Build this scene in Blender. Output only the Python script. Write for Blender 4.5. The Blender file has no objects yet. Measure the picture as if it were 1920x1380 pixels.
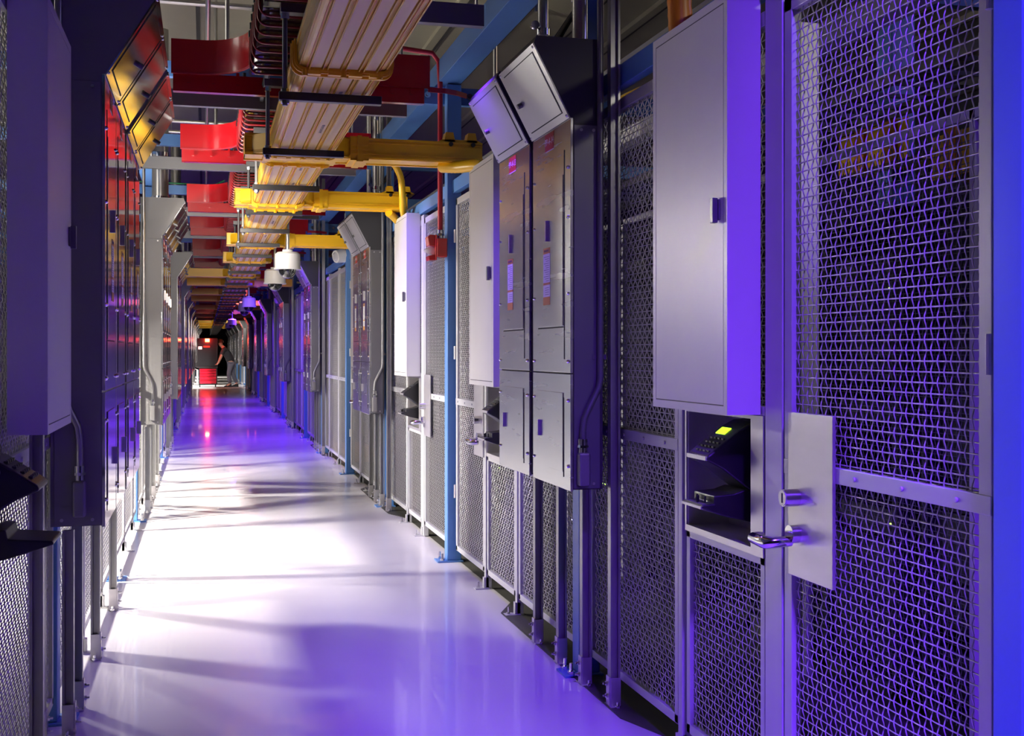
import bpy, bmesh, math, random
import numpy as np
from mathutils import Vector, Matrix
random.seed(7)
PI = math.pi
COL = bpy.context.scene.collection

# ------------------------------------------------------------------ materials
def mat(name, col, rough=.5, metal=0., bump=0., bscale=40., noise=0., nscale=8., coat=0., emis=None, estr=0.,
        trans=0., alpha=1., stretch=None, rnoise=0.):
    m = bpy.data.materials.new(name); m.use_nodes = True
    nt = m.node_tree; b = nt.nodes['Principled BSDF']
    b.inputs['Base Color'].default_value = (*col, 1); b.inputs['Roughness'].default_value = rough
    b.inputs['Metallic'].default_value = metal
    b.inputs['Coat Weight'].default_value = coat
    b.inputs['Transmission Weight'].default_value = trans
    b.inputs['Alpha'].default_value = alpha
    if emis: b.inputs['Emission Color'].default_value = (*emis, 1); b.inputs['Emission Strength'].default_value = estr
    tc = nt.nodes.new('ShaderNodeTexCoord'); mp = nt.nodes.new('ShaderNodeMapping')
    nt.links.new(tc.outputs['Object'], mp.inputs[0])
    if stretch: mp.inputs['Scale'].default_value = stretch
    if noise or rnoise:
        n = nt.nodes.new('ShaderNodeTexNoise'); n.inputs['Scale'].default_value = nscale; n.inputs['Detail'].default_value = 3
        nt.links.new(mp.outputs[0], n.inputs['Vector'])
        if noise:
            mx = nt.nodes.new('ShaderNodeMix'); mx.data_type = 'RGBA'
            mx.inputs[6].default_value = (*[c*(1-noise) for c in col], 1); mx.inputs[7].default_value = (*[min(1, c*(1+noise)) for c in col], 1)
            nt.links.new(n.outputs['Fac'], mx.inputs[0]); nt.links.new(mx.outputs[2], b.inputs['Base Color'])
        if rnoise:
            mr = nt.nodes.new('ShaderNodeMapRange'); mr.inputs[3].default_value = rough-rnoise; mr.inputs[4].default_value = rough+rnoise
            nt.links.new(n.outputs['Fac'], mr.inputs[0]); nt.links.new(mr.outputs[0], b.inputs['Roughness'])
    if bump:
        n2 = nt.nodes.new('ShaderNodeTexNoise'); n2.inputs['Scale'].default_value = bscale
        bp = nt.nodes.new('ShaderNodeBump'); bp.inputs['Strength'].default_value = bump; bp.inputs['Distance'].default_value = .01
        nt.links.new(mp.outputs[0], n2.inputs['Vector']); nt.links.new(n2.outputs['Fac'], bp.inputs['Height']); nt.links.new(bp.outputs[0], b.inputs['Normal'])
    return m
M = {}
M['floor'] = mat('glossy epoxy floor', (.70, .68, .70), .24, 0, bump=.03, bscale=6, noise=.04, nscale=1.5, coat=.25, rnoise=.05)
M['sub'] = mat('bare dark floor', (.055, .055, .045), .55, noise=.2, nscale=5)  # dark cage floor tone, also used to paint the panels' floor shadow
M['ceil'] = mat('beige metal deck', (.32, .30, .22), .6, 0, noise=.08, nscale=3)
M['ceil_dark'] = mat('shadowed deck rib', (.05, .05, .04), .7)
M['wall'] = mat('pale wall paint', (.62, .62, .6), .8, noise=.05)
M['darkwall'] = mat('dark wall paint', (.05, .05, .06), .8, noise=.1)
M['paint'] = mat('light grey paint', (.60, .59, .57), .42, noise=.03, bump=.02, bscale=200)
M['frame'] = mat('grey fence paint', (.52, .52, .53), .38, .2, noise=.05)
M['wire'] = mat('crimped steel wire', (.56, .55, .55), .35, .35)
M['galv'] = mat('galvanised sheet', (.16, .16, .165), .42, .55, noise=.12, nscale=3, bump=.02, bscale=90)
M['hood'] = mat('dull aluminium door', (.50, .50, .49), .42, .75, noise=.05, nscale=4)
M['side'] = mat('dark grey enclosure paint', (.028, .028, .029), .55, 0., noise=.12, nscale=3)
M['sideL'] = mat('grey enclosure side', (.20, .195, .19), .45, .3, noise=.12, nscale=3)
M['steel'] = mat('brushed steel cover', (.60, .60, .61), .26, 1., noise=.06, nscale=2, stretch=(1, 1, 12), rnoise=.05)
M['mirror'] = mat('polished steel cover', (.58, .57, .58), .09, 1., noise=.05, nscale=2, rnoise=.03)
M['stain'] = mat('stainless plate', (.62, .60, .60), .35, .8, noise=.08, nscale=9, stretch=(1, 1, 3))
M['chrome'] = mat('chrome', (.75, .75, .76), .12, 1.)
M['strut'] = mat('zinc strut channel', (.34, .34, .33), .38, .7, noise=.15, nscale=12)
M['blue'] = mat('blue column paint', (.085, .22, .52), .38, noise=.04)
M['yellow'] = mat('yellow raceway plastic', (.86, .50, .010), .33, noise=.05, nscale=4)
M['orange'] = mat('orange corrugated hose', (.75, .26, .01), .4)
M['red'] = mat('red tray paint', (.42, .004, .008), .24, noise=.06, nscale=3, coat=.3)
M['redrod'] = mat('dark red coated wire', (.28, .008, .012), .3)
M['redpipe'] = mat('red conduit', (.42, .012, .03), .35)
M['black'] = mat('black plastic', (.010, .010, .012), .38, noise=.2, nscale=30)
M['rubber'] = mat('black cable jacket', (.012, .012, .014), .5)
M['darkgap'] = mat('dark seam', (.008, .008, .01), .8)
M['white'] = mat('white plastic', (.72, .72, .72), .4)
M['pipe'] = mat('silver conduit', (.50, .49, .47), .28, .9)
M['rack'] = mat('black rack steel', (.022, .022, .026), .5, noise=.2, nscale=4)
M['shelf'] = mat('rack front steel', (.035, .035, .045), .4, .5, noise=.3, nscale=14)
M['label_red'] = mat('red label', (.45, .03, .015), .5)
M['label_white'] = mat('white label', (.75, .74, .74), .5)
M['label_orange'] = mat('orange label band', (.60, .27, .06), .5)
M['ink'] = mat('label ink', (.08, .07, .12), .6)
M['grn'] = mat('green screen', (.3, .8, .02), .4, emis=(.55, 1, .03), estr=1.6)
M['ledg'] = mat('green status light', (.2, .8, .05), .4, emis=(.5, 1, .1), estr=6)
M['ledb'] = mat('blue status light', (.4, .4, 1), .4, emis=(.45, .45, 1), estr=8)
M['beacon'] = mat('red beacon glow', (.9, .1, .02), .4, emis=(1, .07, .02), estr=26)
M['beaconcore'] = mat('amber beacon core', (1, .6, .1), .4, emis=(1, .5, .08), estr=30)
M['skin'] = mat('skin', (.55, .30, .22), .5)
M['hair'] = mat('brown hair', (.05, .022, .012), .6)
M['shirt'] = mat('charcoal shirt', (.022, .024, .032), .8, noise=.15)
M['jeans'] = mat('grey trousers', (.11, .12, .17), .8, noise=.15)
M['drawer'] = mat('red drawer enamel', (.55, .008, .03), .3)
M['card'] = mat('cardboard', (.42, .25, .11), .8, noise=.1)
def clearmat(name, col, a, rough):
    m = bpy.data.materials.new(name); m.use_nodes = True; nt = m.node_tree
    out = nt.nodes['Material Output']; b = nt.nodes['Principled BSDF']
    b.inputs['Base Color'].default_value = (*col, 1); b.inputs['Roughness'].default_value = rough
    t = nt.nodes.new('ShaderNodeBsdfTransparent'); t.inputs[0].default_value = (*[min(1, c*1.3+.1) for c in col], 1)
    tl = nt.nodes.new('ShaderNodeBsdfTranslucent'); tl.inputs[0].default_value = (*col, 1)
    m1 = nt.nodes.new('ShaderNodeMixShader'); m1.inputs[0].default_value = .18
    nt.links.new(b.outputs[0], m1.inputs[1]); nt.links.new(tl.outputs[0], m1.inputs[2])
    m2 = nt.nodes.new('ShaderNodeMixShader'); m2.inputs[0].default_value = a
    nt.links.new(m1.outputs[0], m2.inputs[1]); nt.links.new(t.outputs[0], m2.inputs[2]); nt.links.new(m2.outputs[0], out.inputs[0])
    return m
M['milky'] = clearmat('milky raceway plastic', (.86, .66, .27), .05, .3)
M['amber'] = clearmat('amber raceway plastic', (.90, .60, .07), .10, .25)
M['smoke'] = clearmat('clear tray liner', (.06, .03, .035), .55, .06)
M['glass'] = clearmat('clear lens', (.75, .75, .8), .4, .05)

# ------------------------------------------------------------------ mesh builder
class MB:
    def __init__(s): s.v = []; s.f = []; s.mi = []; s.cur = 0
    def add(s, vs, fs):
        o = len(s.v); s.v += [tuple(v) for v in vs]; s.f += [tuple(i+o for i in f) for f in fs]; s.mi += [s.cur]*len(fs); return s
    def box(s, x0, x1, y0, y1, z0, z1):
        if x0 > x1: x0, x1 = x1, x0
        if y0 > y1: y0, y1 = y1, y0
        return s.add([(x0,y0,z0),(x1,y0,z0),(x1,y1,z0),(x0,y1,z0),(x0,y0,z1),(x1,y0,z1),(x1,y1,z1),(x0,y1,z1)],
                     [(0,3,2,1),(4,5,6,7),(0,1,5,4),(1,2,6,5),(2,3,7,6),(3,0,4,7)])
    def prism(s, prof, a0, a1, axis='y'):           # profile of (p,q): y -> (x,z); x -> (y,z); z -> (x,y)
        n = len(prof)
        def P(p, a):
            return (p[0], a, p[1]) if axis == 'y' else ((a, p[0], p[1]) if axis == 'x' else (p[0], p[1], a))
        return s.add([P(p, a0) for p in prof]+[P(p, a1) for p in prof],
                     [tuple(range(n)), tuple(range(2*n-1, n-1, -1))]+[(i, i+n, (i+1) % n+n, (i+1) % n) for i in range(n)])
    def ribbon(s, path, w0, w1, t, axis='y'):        # open profile thickened by t (2-D normals), extruded
        out = []; inn = []
        for i, p in enumerate(path):
            a = Vector(path[max(i-1, 0)]); b = Vector(path[min(i+1, len(path)-1)]); d = (b-a).normalized(); n = Vector((-d.y, d.x))
            out.append(tuple(p)); inn.append((p[0]+n.x*t, p[1]+n.y*t))
        n = len(path)
        def P(p, a):
            return (p[0], a, p[1]) if axis == 'y' else ((a, p[0], p[1]) if axis == 'x' else (p[0], p[1], a))
        vs = [P(p, a) for a in (w0, w1) for p in out]+[P(p, a) for a in (w0, w1) for p in inn]
        fs = []
        for i in range(n-1):
            fs += [(i, i+1, n+i+1, n+i), (2*n+i, 3*n+i, 3*n+i+1, 2*n+i+1), (i, 2*n+i, 2*n+i+1, i+1), (n+i, n+i+1, 3*n+i+1, 3*n+i)]
        fs += [(0, n, 3*n, 2*n), (n-1, 3*n-1, 4*n-1, 2*n-1)]
        return s.add(vs, fs)
    def cyl(s, a, b, r, n=12, r2=None):
        a = Vector(a); b = Vector(b); d = (b-a).normalized(); r2 = r if r2 is None else r2
        u = d.orthogonal().normalized(); w = d.cross(u)
        vs = [a+(u*math.cos(2*PI*i/n)+w*math.sin(2*PI*i/n))*r for i in range(n)]+[b+(u*math.cos(2*PI*i/n)+w*math.sin(2*PI*i/n))*r2 for i in range(n)]
        return s.add(vs, [tuple(range(n-1, -1, -1)), tuple(range(n, 2*n))]+[(i, (i+1) % n, (i+1) % n+n, i+n) for i in range(n)])
    def tube(s, pts, r, n=8):
        pts = [Vector(p) for p in pts]; vs = []; prev = None
        for i, p in enumerate(pts):
            d = (pts[min(i+1, len(pts)-1)]-pts[max(i-1, 0)]).normalized()
            u = d.orthogonal().normalized() if prev is None else (prev-d*prev.dot(d)).normalized()
            prev = u; w = d.cross(u)
            rr = r[i] if isinstance(r, (list, tuple)) else r
            vs += [p+(u*math.cos(2*PI*k/n)+w*math.sin(2*PI*k/n))*rr for k in range(n)]
        fs = [tuple(range(n-1, -1, -1)), tuple(range(len(vs)-n, len(vs)))]
        for i in range(len(pts)-1):
            for k in range(n): fs.append((i*n+k, i*n+(k+1) % n, (i+1)*n+(k+1) % n, (i+1)*n+k))
        return s.add(vs, fs)
    def sphere(s, c, r, nu=14, nv=8, z0=-1., z1=1.):
        vs = []; fs = []
        t0 = math.asin(max(-1, z0)); t1 = math.asin(min(1, z1))
        rx, ry, rz = r if isinstance(r, tuple) else (r, r, r)
        for j in range(nv+1):
            t = t0+(t1-t0)*j/nv
            for i in range(nu): vs.append((c[0]+rx*math.cos(t)*math.cos(2*PI*i/nu), c[1]+ry*math.cos(t)*math.sin(2*PI*i/nu), c[2]+rz*math.sin(t)))
        for j in range(nv):
            for i in range(nu): fs.append((j*nu+i, j*nu+(i+1) % nu, (j+1)*nu+(i+1) % nu, (j+1)*nu+i))
        fs.append(tuple(range(nu-1, -1, -1))); fs.append(tuple(range(nv*nu, nv*nu+nu)))
        return s.add(vs, fs)
    def build(s, name, mats, parent=None, smooth=False, bevel=0., off=(0,0,0)):
        me = bpy.data.meshes.new(name); me.from_pydata(s.v, [], s.f)
        mats = mats if isinstance(mats, list) else [mats]
        for m in mats: me.materials.append(M[m])
        if len(mats) > 1: me.polygons.foreach_set('material_index', s.mi)
        bm = bmesh.new(); bm.from_mesh(me); bmesh.ops.recalc_face_normals(bm, faces=bm.faces); bm.to_mesh(me); bm.free()
        if smooth:
            me.polygons.foreach_set('use_smooth', [len(p.vertices) == 4 for p in me.polygons]); me.set_sharp_from_angle(angle=math.radians(40))
        o = bpy.data.objects.new(name, me); COL.objects.link(o)
        if parent: o.parent = parent
        o.location = off
        if bevel:
            b = o.modifiers.new('edge', 'BEVEL'); b.width = bevel; b.segments = 2; b.limit_method = 'ANGLE'
        return o
def thing(name, label, cat, loc=(0,0,0), group=None, kind=None):
    o = bpy.data.objects.new(name, None); COL.objects.link(o); o.location = loc; o.empty_display_size = .1
    return tag(o, label, cat, group, kind)
def tag(o, label=None, cat=None, group=None, kind=None):
    if label: o['label'] = label
    if cat: o['category'] = cat
    if group: o['group'] = group
    if kind: o['kind'] = kind
    return o
def struct(name, mb, m):
    o = mb.build(name, m); o['kind'] = 'structure'; return o
KIDS = {}
def dup(root, loc, label=None, group=None, skip=()):
    if not KIDS or root.name not in KIDS:
        KIDS[root.name] = [(c, [g for g in bpy.data.objects if g.parent == c]) for c in bpy.data.objects if c.parent == root]
    r = root.copy(); COL.objects.link(r); r.location = loc
    if label: r['label'] = label
    if group: r['group'] = group
    for c0, gs in KIDS[root.name]:
        if c0.name.split('.')[0] in skip: continue
        c = c0.copy(); COL.objects.link(c); c.parent = r
        for g0 in gs:
            g = g0.copy(); COL.objects.link(g); g.parent = c
    return r
ORD = 'first second third fourth fifth sixth seventh eighth ninth tenth eleventh twelfth thirteenth fourteenth fifteenth sixteenth seventeenth eighteenth nineteenth twentieth'.split()
TENS = {20: 'twenty', 30: 'thirty', 40: 'forty', 50: 'fifty', 60: 'sixty', 70: 'seventy', 80: 'eighty', 90: 'ninety'}
def nth(i):
    if i < 20: return ORD[i]
    t = (i+1)//10*10; u = (i+1) % 10
    return (TENS[t][:-1]+'ieth') if u == 0 else TENS[t]+'-'+ORD[u-1]
def arc(cx, cy, r, a0, a1, n=6):
    return [(cx+r*math.cos(math.radians(a0+(a1-a0)*i/n)), cy+r*math.sin(math.radians(a0+(a1-a0)*i/n))) for i in range(n+1)]

# ------------------------------------------------------------------ layout numbers (metres, camera stands at x=0,y=0)
H = 1.45
XF, XL = 1.683, -.60            # right and left fence planes
YEND = 84.
COLR = [2.13, 5.10, 8.07, 11.08, 14.12, 17.16, 20.2]
while COLR[-1] < 78: COLR.append(COLR[-1]+3.05)
COLL = [4.95, 7.93, 10.62, 13.88, 16.9]
while COLL[-1] < 78: COLL.append(COLL[-1]+3.05)
PR = [4.625, 10.75, 16.9]
while PR[-1] < 74: PR.append(PR[-1]+6.1)
PL = [4.71, 11.1, 17.1]
while PL[-1] < 74: PL.append(PL[-1]+6.1)

# ------------------------------------------------------------------ room shell
struct('floor', MB().box(-.66, 1.71, -3, YEND+6, -.1, 0), 'floor')
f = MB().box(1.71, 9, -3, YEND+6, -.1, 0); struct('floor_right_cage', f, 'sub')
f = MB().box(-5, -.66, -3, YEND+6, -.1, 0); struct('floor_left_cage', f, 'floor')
for k, py in enumerate(PR[:6]):                      # painted shadow of the panel pairs, a dark strip under the stands
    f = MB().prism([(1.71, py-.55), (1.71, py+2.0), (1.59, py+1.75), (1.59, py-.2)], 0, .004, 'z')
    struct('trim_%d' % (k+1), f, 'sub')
struct('wall_left', MB().box(-5.1, -5, -3, YEND+6, 0, 5.3), 'wall')
struct('wall_right', MB().box(9, 9.1, -3, YEND+6, 0, 5.3), 'darkwall')
struct('wall_far', MB().box(-5, 9, YEND+6, YEND+6.1, 0, 5.3), 'darkwall')
struct('wall_near', MB().box(-5, 9, -3.1, -3, 0, 5.3), 'darkwall')
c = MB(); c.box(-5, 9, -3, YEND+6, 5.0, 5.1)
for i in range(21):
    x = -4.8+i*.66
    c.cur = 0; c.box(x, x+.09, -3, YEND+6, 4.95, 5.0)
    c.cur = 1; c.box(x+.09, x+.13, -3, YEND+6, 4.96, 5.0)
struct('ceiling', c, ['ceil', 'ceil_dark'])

# ------------------------------------------------------------------ crimped wire mesh
PITCH = .0262
def wire_mesh(name, w, z0, z1, spp, r=.0021, amp=.0031):
    """plane x=0, y 0..w ; vertical wires crimped out of plane, horizontal wires nearly straight"""
    V = []; F = []; base = 0
    def add_tube(P, nrm_a, nrm_b, sides):
        nonlocal base
        n = len(P); ang = np.arange(sides)*2*PI/sides
        ring = (np.cos(ang)[None, :, None]*nrm_a[:, None, :]+np.sin(ang)[None, :, None]*nrm_b[:, None, :])*r
        V.append((P[:, None, :]+ring).reshape(-1, 3))
        i = np.arange(n-1)[:, None]*sides; k = np.arange(sides)[None, :]; k2 = (k+1) % sides
        F.append((np.stack([i+k, i+k2, i+sides+k2, i+sides+k], -1)+base).reshape(-1, 4)); base += n*sides
    ny = max(1, int(round(w/PITCH))); nz = int(round((z1-z0)/PITCH)); py = w/ny; pz = (z1-z0)/nz
    sides = 4 if spp > 2 else 3
    for j in range(1, ny):
        t = np.linspace(0, nz, nz*spp+1)
        c = np.cos(PI*t+(PI if j % 2 else 0)); c = np.sign(c)*np.abs(c)**.8
        P = np.stack([amp*c, np.full_like(t, j*py), z0+t*pz], -1)
        dx = np.gradient(P[:, 0]); dz = np.gradient(P[:, 2]); L = np.sqrt(dx*dx+dz*dz)
        na = np.stack([dz/L, np.zeros_like(L), -dx/L], -1); nb = np.zeros_like(na); nb[:, 1] = 1
        add_tube(P, na, nb, sides)
    for i in range(1, nz):
        t = np.linspace(0, ny, ny*(2 if spp > 2 else 1)+1)
        P = np.stack([-.0007*np.cos(PI*t+(PI if i % 2 else 0)), t*py, np.full_like(t, z0+i*pz)], -1)
        na = np.zeros_like(P); na[:, 0] = 1; nb = np.zeros_like(P); nb[:, 2] = 1
        add_tube(P, na, nb, sides)
    V = np.concatenate(V); F = np.concatenate(F)
    me = bpy.data.meshes.new(name); me.vertices.add(len(V)); me.vertices.foreach_set('co', V.ravel())
    me.loops.add(F.size); me.loops.foreach_set('vertex_index', F.ravel().astype(np.int32))
    me.polygons.add(len(F)); me.polygons.foreach_set('loop_start', (np.arange(len(F))*4).astype(np.int32))
    me.polygons.foreach_set('loop_total', np.full(len(F), 4, np.int32))
    me.polygons.foreach_set('use_smooth', np.ones(len(F), bool))
    me.update(calc_edges=True); me.materials.append(M['wire']); return me
_mesh = {}
def mesh_part(parent, w, z0, z1, spp, y=0, name='wire_mesh'):
    k = (round(w, 2), round(z0, 2), round(z1, 2), spp)
    if k not in _mesh: _mesh[k] = wire_mesh(name, w, z0, z1, spp)
    o = bpy.data.objects.new(name, _mesh[k]); COL.objects.link(o); o.parent = parent; o.location = (0, y, 0); return o
ZB, ZM, ZT = .105, 1.112, 2.50
_fr = {}
def frame_part(parent, w, door=False, inner=.0):
    k = (round(w, 3), door, inner)
    if k in _fr:
        o = bpy.data.objects.new('frame', _fr[k]); COL.objects.link(o); o.parent = parent; return o
    b = MB(); t = .032; d = .016
    b.box(-d, d, 0, t if not door else .045, ZB-.01, ZT); b.box(-d, d, w-(t if not door else .045), w, ZB-.01, ZT)
    b.box(-d, d, 0, w, ZB-.012, ZB+.022); b.box(-d, d, 0, w, ZT-.045, ZT)
    b.box(-d-.002, -d+.012, .0, w, ZM-.022, ZM+.022)
    b.box(d-.012, d+.002, .0, w, ZM-.022, ZM+.022)
    for s in (-1, 1):
        for y in np.arange(.12, w-.05, .22): b.cyl((s*(d+.002), y, ZM), (s*(d+.008), y, ZM), .007, 8)
    o = b.build('frame', 'frame', parent, bevel=.002); _fr[k] = o.data
    return o
def fence_panel(x, y0, y1, label, spp=2, group=None):
    t = thing('mesh_fence_panel', label, 'fence panel', (x, y0, 0), group)
    w = y1-y0; frame_part(t, w); mesh_part(t, w-.05, ZB+.02, ZT-.03, spp, .025)
    return t
_post = None
def fence_post(x, y, s, label, group, hw=.019):
    """s: +1 foot plate points to +x"""
    t = thing('fence_post', label, 'fence post', (x, y, 0), group)
    b = MB().box(-.02, .02, -hw, hw, .006, ZT+.03); b.build('upright', 'frame', t, bevel=.003)
    b = MB().box(min(-.02, s*.085), max(.02, s*.085), -.03, .03, 0, .006); b.box(min(0, s*.03), max(0, s*.03), -.019, .019, .006, .07)
    b.build('foot_plate', 'frame', t)
    b = MB().cyl((s*.062, .0, .006), (s*.062, 0, .016), .013, 6); b.cyl((s*.062, 0, .016), (s*.062, 0, .045), .006, 8); b.build('anchor_bolt', 'chrome', t)
    return t
def lock_plate_set(t, y0, y1, s, hand, zlo=.80, zhi=1.275):
    """plate on the corridor side of a door; hand: +1 lever swings to +y"""
    fx = s*.028
    p = MB().box(s*.018, fx, y0, y1, zlo, zhi).build('lock_plate', 'stain', t, bevel=.002)
    yc = y1-.055 if hand < 0 else y0+.055
    lc = MB(); lc.cyl((fx, yc, 1.03), (fx+s*.045, yc, 1.03), .025, 20); lc.build('lock_cylinder', 'chrome', t, smooth=True)
    MB().cyl((fx+s*.045, yc, 1.03), (fx+s*.0475, yc, 1.03), .022, 20).build('keyway_disc', 'stain', t)
    k = MB(); k.box(fx+s*.0475, fx+s*.0485, yc-.003, yc+.003, 1.016, 1.044); k.build('key_slot', 'darkgap', t)
    lv = MB(); lv.cyl((fx, yc, .925), (fx+s*.026, yc, .925), .026, 20)
    pts = [(fx+s*.02, yc, .905), (fx+s*.075, yc, .903), (fx+s*.088, yc+hand*-.012, .902), (fx+s*.09, yc+hand*-.035, .901), (fx+s*.084, yc+hand*-.11, .90), (fx+s*.06, yc+hand*-.125, .90), (fx+s*.045, yc+hand*-.125, .90)]
    lv.tube(pts, [.015, .016, .019, .019, .017, .016, .014], 12)
    lv.build('lever_handle', 'chrome', t, smooth=True)
def cage_door(x, y0, y1, s, strike_far, label, spp, lock=True, group=None):
    t = thing('mesh_gate', label, 'mesh door', (x, y0, 0), group, 'thing')
    w = y1-y0; frame_part(t, w, True); mesh_part(t, w-.07, ZB+.02, ZT-.03, spp, .035)
    if lock:
        if strike_far: lock_plate_set(t, w-.30, w-.045, s, -1)
        else: lock_plate_set(t, -.005, .245, s, 1)
    hb = MB()
    hy = 0 if strike_far else w
    for z in (.45, 1.4, 2.2): hb.cyl((s*.022, hy, z), (s*.022, hy, z+.09), .009, 10)
    hb.build('hinge', 'frame', t)
    return t
def wall_cabinet(x, y0, y1, s, label, lock_near=True):
    """front face at distance d from fence"""
    t = thing('wall_cabinet', label, 'wall cabinet', (x, y0, 0))
    w = y1-y0; d = .132*s; z0, z1 = 1.256, 2.556
    b = MB().box(s*.02, d-.002*s, 0, w, z0, z1); b.box(d-.002*s, d, 0, .026, z0, z1); b.box(d-.002*s, d, w-.026, w, z0, z1)
    b.box(d-.0015*s, d, .026, w-.026, z0, z0+.026); b.box(d-.0015*s, d, .026, w-.026, z1-.026, z1)
    b.build('body', 'paint', t)
    MB().box(d-.0018*s, d-.0003*s, .030, w-.030, z0+.030, z1-.030).build('door', 'paint', t)
    MB().box(d-.0019*s, d-.0016*s, .024, w-.024, z0+.024, z1-.024).build('door_seam', 'side', t)
    ly = .065 if lock_near else w-.065
    l = MB().box(d, d+.007*s, ly-.018, ly+.018, 1.86, 1.925); l.box(d+.006*s, d+.024*s, ly-.011, ly+.011, 1.852, 1.93)
    l.cyl((d, ly+.03, 1.89), (d+.004*s, ly+.03, 1.89), .008, 8)
    l.build('latch', 'galv', t, bevel=.002)
    return t
def hand_reader(x, y0, y1, s, label, spp=2):
    """stainless niche let into the fence plus a black hand geometry reader"""
    t = thing('hand_reader_niche', 'stainless box holding '+label, 'reader box', (x, y0, 0))
    w = y1-y0; z0, z1 = .815, 1.252; e = .008; ib = -s*.14; jb = .016*s
    b = MB()
    b.box(jb, jb+.006*s, 0, .085, z0, z1); b.box(jb, jb+.006*s, w-.012, w, z0, z1)
    b.box(jb, jb+.006*s, .085, w-.012, z0, z0+.022); b.box(jb, jb+.006*s, .085, w-.012, z1-.012, z1)
    b.build('front_flange', 'stain', t)
    b = MB(); b.box(jb, ib, .085, .085+e, z0+.02, z1-.01); b.box(jb, ib, w-.012-e, w-.012, z0+.02, z1-.01)
    b.box(jb, ib, .085, w-.012, z0+.016, z0+.022); b.box(jb, ib, .085, w-.012, z1-.012, z1-.006); b.box(ib, ib-.004*s, .085, w-.012, z0+.016, z1-.006)
    b.build('inner_box', 'stain', t)
    r = thing('hand_reader', label, 'hand reader', (x, y0, 0))
    ya, yb = .165, .165+min(.16, w*.3)
    P = lambda pr: [(s*p, q) for p, q in pr]
    head = P([(-.13, 1.235), (-.03, 1.225), (.02, 1.20), (.132, 1.118), (.136, 1.104), (.08, 1.075), (-.02, 1.000), (-.06, .985), (-.13, .99)])
    MB().prism(head, ya, yb).build('reader_head', 'black', r, bevel=.006)
    MB().box(s*.130, s*.138, ya+.004, yb-.004, 1.103, 1.116).build('front_lip', 'stain', r)
    kp = MB()
    for i in range(4):
        for j in range(4):
            fx = .062+i*.017; zz = 1.20-(fx-.02)*.732+.003
            kp.box(s*fx, s*(fx+.008), ya+.02+j*.028, ya+.036+j*.028, zz-.006, zz)
    kp.build('keypad', 'side', r)
    zz = 1.20-(.05-.03)*.63
    MB().prism(P([(.022, 1.197), (.046, 1.180), (.046, 1.184), (.022, 1.202)]), ya+.06, yb-.03).build('display', 'grn' if spp == 4 and y0 < 5 else 'side', r)
    base = P([(-.13, 1.0), (-.06, .995), (.0, 1.008), (.04, .995), (.08, .992), (.11, .99), (.11, .965), (.150, .962), (.153, .952), (.08, .925), (-.02, .902), (-.13, .895)])
    MB().prism(base, ya, yb).build('hand_platen', 'black', r, bevel=.004)
    MB().box(s*.112, s*.148, ya+.006, yb-.006, .962, .9635).build('platen_sheet', 'sideL', r)
    pg = MB()
    for px, py in ((.12, .3), (.13, .5), (.12, .7), (.138, .42)): pg.cyl((s*px, ya+(yb-ya)*py, .963), (s*px, ya+(yb-ya)*py, .985), .004, 8)
    pg.build('finger_pin', 'black', r)
    MB().box(s*.145, s*.155, ya+.003, yb-.003, .949, .957).build('platen_lip', 'stain', r)
    # wire mesh infill beside and below, with its own frame
    m = thing('mesh_infill_panel', 'wire mesh panel framing '+label, 'fence panel', (x, y0, 0))
    fb = MB(); d = .016
    fb.box(-d, d, 0, .03, ZB-.012, z0); fb.box(-d, d, w-.03, w, ZB-.012, z0); fb.box(-d, d, 0, w, ZB-.012, ZB+.022); fb.box(-d, d, 0, w, z0-.025, z0)
    fb.box(-d, d, 0, w, z1, z1+.03); fb.box(-d, d, 0, w, ZT-.045, ZT)
    fb.build('frame', 'frame', m, bevel=.002)
    mesh_part(m, w-.05, ZB+.02, z0-.02, spp, .025)
    mesh_part(m, w-.05, z1+.02, ZT-.03, spp, .025)
    return r

# ------------------------------------------------------------------ blue columns
def blue_column(x, y, s, label, group, top=3.30):
    t = thing('blue_column', label, 'steel column', (x, y, 0), group)
    MB().box(-.05, .05, -.05, .05, .01, top).build('shaft', 'blue', t, bevel=.006)
    MB().box(min(-.06, s*.12), max(.06, s*.12), -.07, .07, 0, .01).build('base_plate', 'blue', t)
    b = MB()
    for dy in (-.045, .045):
        b.cyl((s*.085, dy, .01), (s*.085, dy, .025), .016, 6); b.cyl((s*.085, dy, .025), (s*.085, dy, .06), .008, 8)
    b.build('anchor_bolt', 'chrome', t)
    return t
XCR = 1.67
for i, y in enumerate(COLR):
    blue_column(XCR, y, -1, 'blue steel column in the right fence line, %s counting from the camera' % nth(i), 'blue columns of the right fence line')
XCL = -.605
for i, y in enumerate(COLL):
    blue_column(XCL, y, 1, 'blue steel column in the left fence line, %s counting from the camera' % nth(i), 'blue columns of the left fence line')
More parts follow.
